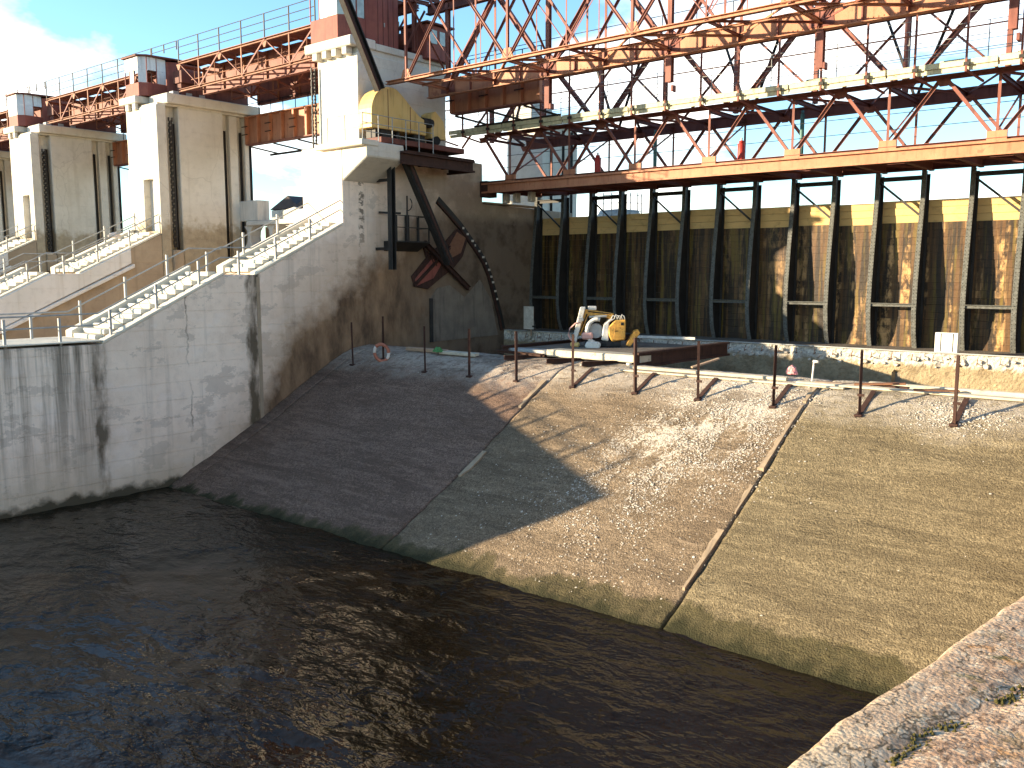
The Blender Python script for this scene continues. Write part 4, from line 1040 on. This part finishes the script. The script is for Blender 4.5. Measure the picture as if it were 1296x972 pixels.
# machinery on top of the nearest tower
ef = thing('tower_machinery', 'dark red steel beams and bracing on top of the nearest tower', 'machinery', None, (-36.5, 34.8, 20.5))
for i in range(4): beam(ef, 'roof_bar', (-37.6 + .8 * i, 33.3, 23.3), (-37.6 + .8 * i, 36.1, 23.5), .14, .2, 'brown_steel', 'I')
beam(ef, 'main_beam', (-38.0, 34.0, 22.75), (-34.8, 34.0, 22.75), .3, .5, 'brown_steel', 'I')
for x in (-37.8, -36.4, -35.0):
    beam(ef, 'leg', (x, 34.0, 20.5), (x, 34.0, 22.5), .2, .2, 'red_steel', 'I'); beam(ef, 'brace', (x, 33.4, 20.6), (x + .5, 34.3, 22.5), .12, .12, 'brown_steel', 'L')
beam(ef, 'drum', (-37.4, 33.9, 21.1), (-35.3, 33.9, 21.1), .8, .8, 'brown_steel', 'pipe')
t = thing('rear_cabin', 'dark red machine cabin with small windows at the back of nearest tower', 'cabin', None, (-35.6, 35.5, 20.5))
box(t, 'body', -36.6, -34.6, 34.5, 36.3, 20.2, 21.95, 'cabin_red', .03)
for y in (34.7, 35.45): box(t, 'window', -34.6, -34.57, y, y + .55, 21.0, 21.7, 'cabin_window_pale', .01)
box(t, 'roof', -36.8, -34.4, 34.35, 36.45, 21.95, 22.05, 'brown_steel', .02)

# small things on the service bridge deck
for x, y, nm in ((-27.6, 40.2, 'red gas cylinder standing on the deck near the nearest tower'), (-19.4, 40.2, 'red gas cylinder standing on the deck further right')):
    t = thing('gas_cylinder', nm, 'gas cylinder', 'red cylinders on the deck', (x, y, 14.03))
    beam(t, 'body', (x, y, 14.03), (x, y, 15.05), .36, .36, 'red_paint', 'pipe'); beam(t, 'shoulder', (x, y, 15.05), (x, y, 15.18), .24, .24, 'red_paint', 'pipe'); beam(t, 'valve', (x, y, 15.18), (x, y, 15.32), .09, .09, 'grey_steel', 'tube')
for x, y, h, nm in ((-25.3, 42.2, 2.3, 'dark teal pole on the deck left of centre'), (-17.3, 42.2, 2.4, 'dark teal pole on the deck right of centre')):
    t = thing('deck_pole', nm, 'pole', 'teal poles on the deck', (x, y, 14.03))
    beam(t, 'shaft', (x, y, 14.03), (x, y, 14.03 + h), .2, .2, 'teal_paint', 'pipe'); beam(t, 'cap', (x, y, 14.03 + h), (x, y, 14.2 + h), .13, .13, 'teal_paint', 'pipe')

# ------------------------------------------------------------------ guard posts on the weir crest
POSTX = [-33.15, -31.68, -28.25, -25.56, -22.96, -20.13, -17.31, -14.76, -12.01, -9.24, -6.52, -3.8]
for i, x in enumerate(POSTX[:-1]):
    y = 27.8 if i != 1 else 28.45; z = wz(y)
    t = thing('guard_post', 'rusty steel post on the weir slope, %s from the pier' % ORD[i], 'post', 'rusty posts along the weir crest', (x, y, z))
    beam(t, 'upright', (x, y, z - .05), (x + .09 * nz(i * 1.3, 0, 0, 3), y + .08 * nz(i, 5.5, 0, 3), z + 2.05), .10, .09, 'rust', 'L')
    box(t, 'base_plate', x - .12, x + .12, y - .1, y + .1, z - .02, z + .055, 'rust', .01)
    if i >= 5:
        beam(t, 'foot', (x, y - .12, wz(y - .12) + .03), (x, y + 1.35, wz(y + 1.35) + .06), .16, .07, 'rust', 'L')
        box(t, 'lug', x - .05, x + .16, y - .07, y - .03, z + .62, z + .70, 'rust')
# timbers and boards along the crest
for i, (a, b, y, w, h, m_, dz_) in enumerate(((-18.6, -12.3, 29.55, .2, .11, 'pale_timber', .05), (-18.9, -10.2, 29.2, .14, .06, 'pale_timber', .03), (-11.9, -1.2, 29.45, .22, .07, 'pale_timber', .03), (-9.6, -1.2, 29.75, .14, .16, 'pale_timber', .03), (-31.2, -28.6, 29.6, .2, .16, 'old_plank', .05), (-28.9, -26.6, 29.5, .3, .13, 'pale_timber', .05))):
    o = box(None, 'crest_timber', -(b - a) / 2, (b - a) / 2, -w / 2, w / 2, 0, h, m_, .015)
    o.location = ((a + b) / 2, y, wz(y) + dz_); o.rotation_euler = (R(8), 0, R([.6, -.3, .2, -.4, 1.5, -2][i]))
    tag(o, ['upper pale timber on the weir crest below the orange robot', 'lower white timber on the weir crest below the orange robot', 'flat grey board on the weir crest at right', 'narrow pale timber on the weir crest at far right', 'brown plank on the crest beside the lifebuoy', 'pale plank on the crest right of the green cloth'][i], 'timber', 'timbers on the weir crest')
# debris
def board_at(x, y, ln, w, h, rz, m_, lab, nm='scrap_board', tilt=0, dz_=.1):
    o = box(None, nm, -ln / 2, ln / 2, -w / 2, w / 2, 0, h, m_, .008)
    o.location = (x, y, wz(y) + dz_); o.rotation_euler = (R(6), R(tilt), R(rz)); tag(o, lab, 'board', 'scrap boards on the weir crest')
board_at(-8.9, 28.6, 1.5, .16, .06, 12, 'rebar_rust', 'rust red scrap board lying against the tenth post from the pier', dz_=.55, tilt=-4)
board_at(-8.6, 28.75, 1.1, .14, .05, -8, 'rust', 'short dark scrap board under the rust red board on the crest', dz_=.42)
board_at(-7.4, 29.2, 1.3, .12, .05, 25, 'rebar_rust', 'thin rust red board on the crest right of the tenth post', dz_=.2)
board_at(-15.6, 29.9, 1.2, .12, .06, 60, 'old_plank', 'brown board leaning over the trench below the orange robot', dz_=.35, tilt=-14)
board_at(-10.4, 29.6, 1.8, .2, .05, 4, 'old_plank', 'brown scrap plank on the crest between the ninth and tenth posts', dz_=.06)
# lifebuoy on the second post
lb = thing('lifebuoy', 'faded orange and white lifebuoy hung at the foot of a post', 'lifebuoy', None, (-31.66, 28.33, 5.1))
c0 = Vector((-31.62, 28.30, 5.25))
ur = Vector((.83, .55, 0)); vr = Vector((0, -.1, 1)).normalized()
for s in range(8):
    pts = [c0 + ur * (.34 * math.cos(a)) + vr * (.40 * math.sin(a)) for a in [2 * math.pi * (s + j / 6.0) / 8 for j in range(7)]]
    path_tube(lb, 'ring_segment', pts, .078 if s % 2 else .081, 'buoy_white' if s in (3, 7) else 'buoy_orange', 10)
# green cloth and pink bag: crumpled sheets
def crumple(name, c, s, mat, lab, cat, seed):
    bm = bmesh.new(); bmesh.ops.create_icosphere(bm, subdivisions=3, radius=1)
    for v_ in bm.verts:
        n_ = 1 + .45 * nz(v_.co[0] + seed, v_.co[1], v_.co[2], 1.6) + .25 * nz(v_.co[0], v_.co[1] + seed, v_.co[2], 4)
        v_.co = Vector((v_.co[0] * s[0] * n_, v_.co[1] * s[1] * n_, max(-.3, v_.co[2]) * s[2] * n_))
    me = bpy.data.meshes.new(name); bm.to_mesh(me); bm.free(); me.materials.append(MATS[mat])
    o = put(name, me, None, Matrix.Translation(c)); tag(o, lab, cat)
crumple('green_cloth', (-28.95, 29.35, 5.42), (.24, .15, .17), 'green_cloth', 'crumpled green cloth on the plank beside the pier wall', 'cloth', 3)
crumple('plastic_bag', (-12.35, 30.05, 5.55), (.18, .13, .22), 'pink_bag', 'crumpled pink plastic bag on the crest edge behind a post', 'bag', 8)
crumple('cloth_bundle', (-52.7, 26.2, 11.15), (.2, .34, .22), 'buoy_white', 'pale bundle hung over the handrail of the second pier', 'bundle', 5)
t = thing('pipe_stub', 'short pale pipe stub standing on the weir crest', 'pipe', None, (-11.6, 30.0, 5.3))
beam(t, 'pipe', (-11.6, 30.0, 5.3), (-11.55, 30.0, 6.0), .07, .07, 'white_paint', 'tube'); beam(t, 'elbow', (-11.58, 30.0, 5.98), (-11.4, 29.98, 5.98), .1, .1, 'white_paint', 'tube')

# ------------------------------------------------------------------ working platform over the trench
wp = thing('work_platform', 'steel and concrete working platform bridging the trench behind the crest', 'platform', None, (-22.5, 33, 5.4))
box(wp, 'deck', -25.6, -18.9, 31.3, 37.6, 5.50, 5.62, 'pit_concrete', .02)
box(wp, 'edge_slab', -23.4, -18.7, 30.35, 31.28, 5.42, 5.72, 'pale_timber', .03)
box(wp, 'edge_slab', -25.8, -23.45, 30.6, 31.28, 5.46, 5.64, 'grey_steel', .03)
beam(wp, 'girder', (-18.75, 30.1, 5.55), (-18.55, 37.6, 5.55), .3, .62, 'rust', 'I')
beam(wp, 'girder', (-25.75, 30.2, 5.62), (-25.4, 40.9, 5.62), .22, .3, 'rust', 'I')
for x in (-24.3, -22.0, -20.2): beam(wp, 'sleeper', (x - .5, 29.2, 5.36), (x + .9, 31.2, 5.36), .2, .2, 'rust', 'I')
beam(wp, 'sleeper', (-26.0, 30.1, 5.52), (-23.2, 29.9, 5.5), .14, .14, 'rust', 'L')
beam(wp, 'jack', (-19.15, 30.25, 5.1), (-19.15, 30.25, 5.42), .22, .22, 'white_paint', 'pipe')
beam(wp, 'guide_rail', (-23.2, 37.4, 5.9), (-20.4, 38.0, 5.9), .12, .12, 'white_paint')

# orange demolition robot, built facing left in its own frame
rb = thing('demolition_robot', 'orange and white tracked demolition robot on the working platform', 'robot', None, (-23.0, 34.2, 5.62), R(34))
def RB(name, u0, u1, v0, v1, z0, z1, m_, bev=.03): return box(rb, name, u0, u1, v0, v1, z0, z1, m_, bev, None, True)
prism(rb, 'body', 'y', [(.35, .28), (1.0, .38), (1.02, 1.35), (.5, 1.32), (.18, .98), (.2, .6)], -.55, .55, 'robot_orange', .05, True)
RB('vent', .78, .92, -.57, -.55, 1.08, 1.22, 'black', .005); RB('vent', .5, .66, -.57, -.55, .78, .82, 'black', .005)
prism(rb, 'front_cover', 'y', [(-.15, .35), (.2, .3), (.22, 1.2), (.5, 1.38), (.25, 1.36), (-.05, 1.1)], -.5, .5, 'white_paint', .04, True)
path_tube(rb, 'guard_ring', [(-.35 + .5 * math.cos(a), -.45, .78 + .58 * math.sin(a)) for a in [R(75 + 15 * i) for i in range(13)]], .10, 'white_paint', 8, True)
beam(rb, 'hose_drum', (-.42, -.3, .78), (-.42, .3, .78), .7, .7, 'grey_steel', 'pipe', None, True)
prism(rb, 'boom', 'y', [(.35, 1.35), (.45, 1.62), (-.55, 1.78), (-.95, 1.8), (-1.35, .6), (-1.15, .5), (-.82, 1.5), (-.3, 1.5)], -.16, .16, 'robot_orange', .03, True)
prism(rb, 'mast', 'y', [(-1.62, .1), (-1.38, .12), (-.92, 1.95), (-1.18, 1.95)], -.36, -.12, 'white_paint', .03, True)
RB('mast_clamp', -1.3, -1.02, -.40, -.08, 1.25, 1.42, 'grey_steel')
RB('boom_head', -.82, -.4, -.2, .2, 1.78, 1.98, 'white_paint', .04)
beam(rb, 'cylinder', (-.75, -.2, 1.45), (.1, -.2, 1.5), .12, .12, 'grey_steel', 'pipe', None, True)
RB('track_frame', -.95, .8, -.5, -.15, -.0, .30, 'dark_steel', .06); RB('track_frame', -.95, .8, .15, .5, .0, .30, 'dark_steel', .06)
prism(rb, 'bucket', 'y', [(-.95, .05), (-.75, -.12), (-.3, -.15), (-.15, .15), (-.25, .28), (-.85, .3)], -.85, -.45, 'white_paint', .05, True)
RB('coupling', -1.1, -.55, -.6, -.2, .38, .72, 'hose_pink', .08); RB('shoe', -1.65, -1.2, -.4, -.1, .0, .22, 'yellow_paint', .05)
for i in range(12): RB('track_shoe', -.98 + .15 * i, -.88 + .15 * i, -.53, -.12, -.03, .02, 'black', .01)
for u in (-.85, -.45, 0, .4, .7): beam(rb, 'road_wheel', (u, -.53, .14), (u, -.12, .14), .2, .2, 'black', 'pipe', None, True)
beam(rb, 'hydraulic_line', (-1.2, -.2, .7), (-.85, -.19, 1.6), .05, .05, 'black', 'tube', None, True); beam(rb, 'hydraulic_line', (-.8, -.18, 1.72), (.3, -.18, 1.6), .05, .05, 'black', 'tube', None, True)
RB('hatch', .48, .98, -.565, -.552, .5, .98, 'robot_orange', .005); RB('exhaust', .7, .78, .1, .18, 1.35, 1.6, 'black', .01)
for s in (-1, 1): prism(rb, 'outrigger', 'y', [(1.02, .1), (1.25, .05), (1.72, .7), (1.62, .85), (1.4, .78)], s * .4 - .1, s * .4 + .1, 'robot_orange', .03, True)
path_tube(rb, 'hose', [(-1.15, -.45, 1.2), (-1.4, -.47, 1.15), (-1.68, -.47, .9), (-1.74, -.47, .6), (-1.62, -.46, .35), (-1.4, -.45, .25)], .04, 'hose_pink', 8, True)
for i in range(4): path_tube(rb, 'hose', [(.3 + .15 * i, -.2, 1.34), (.38 + .15 * i, -.2, 1.52 + .05 * (i % 2)), (.55 + .13 * i, -.2, 1.5), (.62 + .12 * i, -.2, 1.33)], .025, 'white_paint', 6, True)
rb.scale = (.94, .94, .94)
# signs / boxes on the sill
sg = thing('notice_board', 'weathered white notice board on the sill near the pier', 'board', None, (-32.6, 40.6, 5.6))
box(sg, 'panel', -32.95, -32.22, 40.55, 40.60, 5.72, 7.05, 'stone_white', .01); box(sg, 'stake', -32.5, -32.42, 40.61, 40.67, 5.3, 6.4, 'old_plank'); box(sg, 'bracket', -32.3, -32.1, 40.54, 40.62, 5.85, 5.95, 'dark_steel')
t = thing('white_box', 'white metal box standing on the sill before the gates', 'box', None, (-10.1, 40.95, 5.63))
box(t, 'case', -10.55, -9.65, 40.92, 41.25, 5.63, 6.46, 'crate_white', .01)
for x in (-10.33, -9.85): box(t, 'strap', x, x + .03, 40.905, 40.918, 5.66, 6.44, 'dark_steel')

# white chips: stuff
def chips():
    v, f = [], []
    def one(x, y, s):
        z = wz(y) + .02; b = len(v); h = s * (.25 + .3 * random.random()); a = random.random() * 6
        for i in range(5):
            r = s * (.6 + .6 * random.random()); v.append((x + r * math.cos(a + i * 1.2566), y + r * math.sin(a + i * 1.2566), z + .45 * s * math.sin(a + i * 1.2566)))
        v.append((x + s * .3 * (random.random() - .5), y, z + h))
        for i in range(5): f.append((b + i, b + (i + 1) % 5, b + 5))
    for _ in range(12000):
        r = random.random()
        if r < .45: x, y = random.gauss(-12.9, .95), random.gauss(26.6, 1.3)
        elif r < .80: x, y = random.gauss(-14.6, 1.6), random.gauss(23.6, 1.7)
        elif r < .88: x, y = random.gauss(-6.6, .7), random.gauss(28.2, .4)
        elif r < .905: x, y = random.uniform(-34, -20), random.gauss(28.5, .5)
        elif r < .95: x, y = random.uniform(-20.5, -11), random.uniform(19.6, 29)
        elif r < .955: x, y = random.uniform(-11, -2), random.uniform(19.6, 29)
        else: x, y = random.gauss(-13.4, 1.3), random.gauss(28.2, .7)
        if r < .8 and nz(x, y, 0, .9) < -.18: continue
        if not (-34.5 < x < -1.3 and 19.3 < y < 29.6): continue
        one(x, y, random.choice((.010, .012, .014, .017, .02, .026, .034)) * (2.0 if random.random() < .03 else 1))
    put('rubble', mesh_from(v, f, 'stone_white', 'rubble'), None, None, 'stuff')
    o = bpy.data.objects['rubble']; o['label'] = 'white concrete chips scattered on the weir slope'; o['category'] = 'rubble'
chips()

# ------------------------------------------------------------------ abutment in the foreground
ab = thing('abutment', 'weathered concrete abutment top with moss along its edge', 'abutment', None, (2, 5, 7.4))
def build_ab():
    ys = frange(1.4, 8, .03) + [12, 20, 48]; xo = [0, .008, .02, .035, .05] + frange(.07, 2.4, .03) + [4, 9, 16]
    v = []; m_ = len(xo)
    for y in ys:
        ep = ((0, -1.10), (2.6, -1.09), (3.12, -1.08), (3.35, -1.045), (3.78, -.965), (4.32, -.915), (4.92, -.835), (6, -.72), (9, -.6), (60, -.5))
        for (a, xa), (b, xb) in zip(ep, ep[1:]):
            if a <= y <= b: xe = xa + (xb - xa) * (y - a) / (b - a)
        xe += .018 * nz(y, 0, 0, 1.7) + .010 * nz(y, 3, 0, 6) + .007 * nz(y, 9, 0, 21)
        for o in xo:
            x = xe + o
            rnd = .06 * (1 - min(1, o / .06)) ** 1.6
            z = 7.40 + .055 * o - rnd + .008 * nz(x, y, 0, 1.2) + .004 * nz(x, y, 4, 4) - .010 * max(0, nz(x, y, 7, 11) - .15) + .0035 * nz(x, y, 2, 24)
            ridge = math.exp(-((o - .33 - .08 * nz(y, 0, 5, 1.2)) / .05) ** 2)
            z -= .016 * ridge * (1 if nz(y, 2, 2, 1.6) > -.2 else .2)
            v.append((x, y, z))
    f = [(j * m_ + i, j * m_ + i + 1, (j + 1) * m_ + i + 1, (j + 1) * m_ + i) for j in range(len(ys) - 1) for i in range(m_ - 1)]
    b = len(v)
    for j in range(len(ys)): v.append((v[j * m_][0] - .02, ys[j], -2))
    for j in range(len(ys) - 1): f.append((j * m_, (j + 1) * m_, b + j + 1, b + j))
    put('top', mesh_from(v, f, 'abutment_concrete', 'abutment_top', True), ab)
    v, f = [], []
    for _ in range(900):
        y = random.uniform(2.2, 6.5); o = .34 + .08 * nz(y, 0, 5, 1.2) + random.gauss(0, .03)
        if nz(y, 8, 0, 3.3) < .05: continue
        x = (-1.08 if y < 3.3 else -1.05 + .155 * (y - 3.3)) + o; b = len(v); s = random.uniform(.004, .012)
        for i in range(6): v.append((x + s * math.cos(i * 1.047), y + s * math.sin(i * 1.047), 7.385 + .055 * o))
        v.append((x, y, 7.39 + .055 * o + s * .9))
        for i in range(6): f.append((b + i, b + (i + 1) % 6, b + 6))
    put('moss', mesh_from(v, f, 'moss', 'moss'), ab, None, 'stuff')
build_ab()

ep_ = thing('end_pier', 'plain concrete pier at the right end of the timber gates', 'pier', None, (1, 44, 0))
box(ep_, 'wall', -1.9, 5.0, 41.3, 48, -2, 13.0, 'tower_concrete', .05); box(ep_, 'bearing', .5, 4.0, 42.2, 44.2, 13.003, 13.45, 'brown_concrete', .03)
# ------------------------------------------------------------------ things behind the piers
t = thing('concrete_frame', 'white concrete frame with rounded openings behind the nearest stairs', 'frame structure', None, (-46, 35, 9))
for z in (12.0, 10.35): box(t, 'slab', -50.8, -40.2, 34.0, 35.2, z, z + .3, 'far_concrete', .04)
for i, x in enumerate((-50.8, -48.4, -46.0, -43.6, -41.2)):
    for z in (10.652, 8.9):
        prism(t, 'column', 'y', [(x - .5, z), (x + .5, z), (x + .2, z + .3), (x + .14, z + .7), (x + .2, z + 1.05), (x + .5, z + 1.345), (x - .5, z + 1.345), (x - .2, z + 1.05), (x - .14, z + .7), (x - .2, z + .3)], 34.2, 35.0, 'far_concrete')
box(t, 'block', -51.6, -49.6, 34.1, 35.0, 12.303, 13.6, 'far_concrete', .04)
box(t, 'rear_wall', -51, -40, 35.6, 35.9, 8.0, 12.0, 'brown_concrete')
t = thing('ruined_wall', 'low broken pale wall standing behind the concrete frame', 'wall', None, (-53, 42, 9))
prism(t, 'wall', 'y', [(-58, 8), (-58, 13.6), (-56.2, 13.9), (-55.5, 13.7), (-52, 13.9), (-49.5, 13.2), (-48.5, 12.6), (-47, 12.6), (-47, 8)], 41.8, 42.3, 'far_concrete', .04)
t = thing('brick_building', 'brown building with a slanting gable behind the stairs', 'building', None, (-66, 60, 8))
prism(t, 'wall', 'x', [(58, 8), (58, 17.6), (64, 15.2), (66, 15.2), (66, 8)], -74, -64.5, 'brick_wall', .03)
prism(t, 'roof', 'x', [(57.7, 17.75), (57.7, 17.95), (64.2, 15.4), (64.2, 15.2)], -74.3, -64.3, 'roof_dark', .02)
box(t, 'front_wall', -82, -74.05, 58.1, 66, 8, 15.6, 'far_concrete', .03)
prism(t, 'roof', 'y', [(-82.2, 15.65), (-79, 17.0), (-77.5, 16.0), (-75, 17.2), (-74.1, 16.8), (-74.1, 15.65)], 58.0, 66, 'roof_dark', .02)
t = thing('steel_ladder', 'short white steel ladder rising above the nearest stairs', 'ladder', None, (-43, 35.5, 12.3))
for x in (-43.8, -43.2): beam(t, 'stile', (x, 34.6, 12.3), (x + .5, 35.2, 14.1), .07, .07, 'white_paint')
for i in range(6): beam(t, 'rung', (-43.76 + .08 * i, 34.65 + .1 * i, 12.5 + .27 * i), (-43.16 + .08 * i, 34.65 + .1 * i, 12.5 + .27 * i), .045, .045, 'white_paint', 'tube')
t = thing('rusty_post', 'rusty steel post standing between the stairs and nearest tower', 'post', None, (-39.6, 31.5, 11))
beam(t, 'shaft', (-39.4, 31.0, 9.5), (-39.4, 31.0, 13.5), .26, .26, 'rust', 'pipe'); beam(t, 'cap', (-39.4, 31.0, 13.5), (-39.4, 31.0, 13.58), .34, .34, 'rust', 'pipe')
t = thing('intake_tower', 'tall white concrete tower seen through the truss bridge', 'tower', None, (-40.5, 52, 0))
box(t, 'shaft', -42.2, -39.0, 50, 54.2, -2, 19.6, 'tower_concrete', .06); box(t, 'upper_block', -42.5, -40.4, 50.6, 53, 19.603, 22, 'far_concrete', .05); box(t, 'cap', -42.6, -38.7, 49.7, 54.5, 19.2, 19.6, 'tower_concrete', .04)
for y in (51, 52.4, 53.4): beam(t, 'gate_guide', (-38.95, y, 8), (-38.95, y, 19), .1, .18, 'dark_steel', 'C')
t = thing('storage_tank', 'round concrete tank with a railing beyond the timber gates', 'tank', None, (-39.4, 61, 10))
v = []; f = []; n = 28
for z, r in ((-1, 1.9), (13.2, 1.9), (13.9, 1.55), (14.05, .2)):
    for i in range(n): v.append((r * math.cos(2 * math.pi * i / n), r * math.sin(2 * math.pi * i / n), z))
for l in range(3):
    for i in range(n): f.append((l * n + i, l * n + (i + 1) % n, (l + 1) * n + (i + 1) % n, (l + 1) * n + i))
put('shell', mesh_from(v, f, 'far_concrete', 'shell', True), t, Matrix.Translation((-39.9, 61.2, 0)))
for i in range(6):
    a = R(-100 + 24 * i); beam(t, 'rail_post', (-39.9 + 1.8 * math.cos(a), 61.2 + 1.8 * math.sin(a), 13.2), (-39.9 + 1.8 * math.cos(a), 61.2 + 1.8 * math.sin(a), 15.2), .06, .06, 'grey_steel')
for z in (13.8, 14.4, 15.0): path_tube(t, 'rail', [(-39.9 + 1.8 * math.cos(R(-100 + 12 * i)), 61.2 + 1.8 * math.sin(R(-100 + 12 * i)), z) for i in range(11)], .03, 'grey_steel', 6)
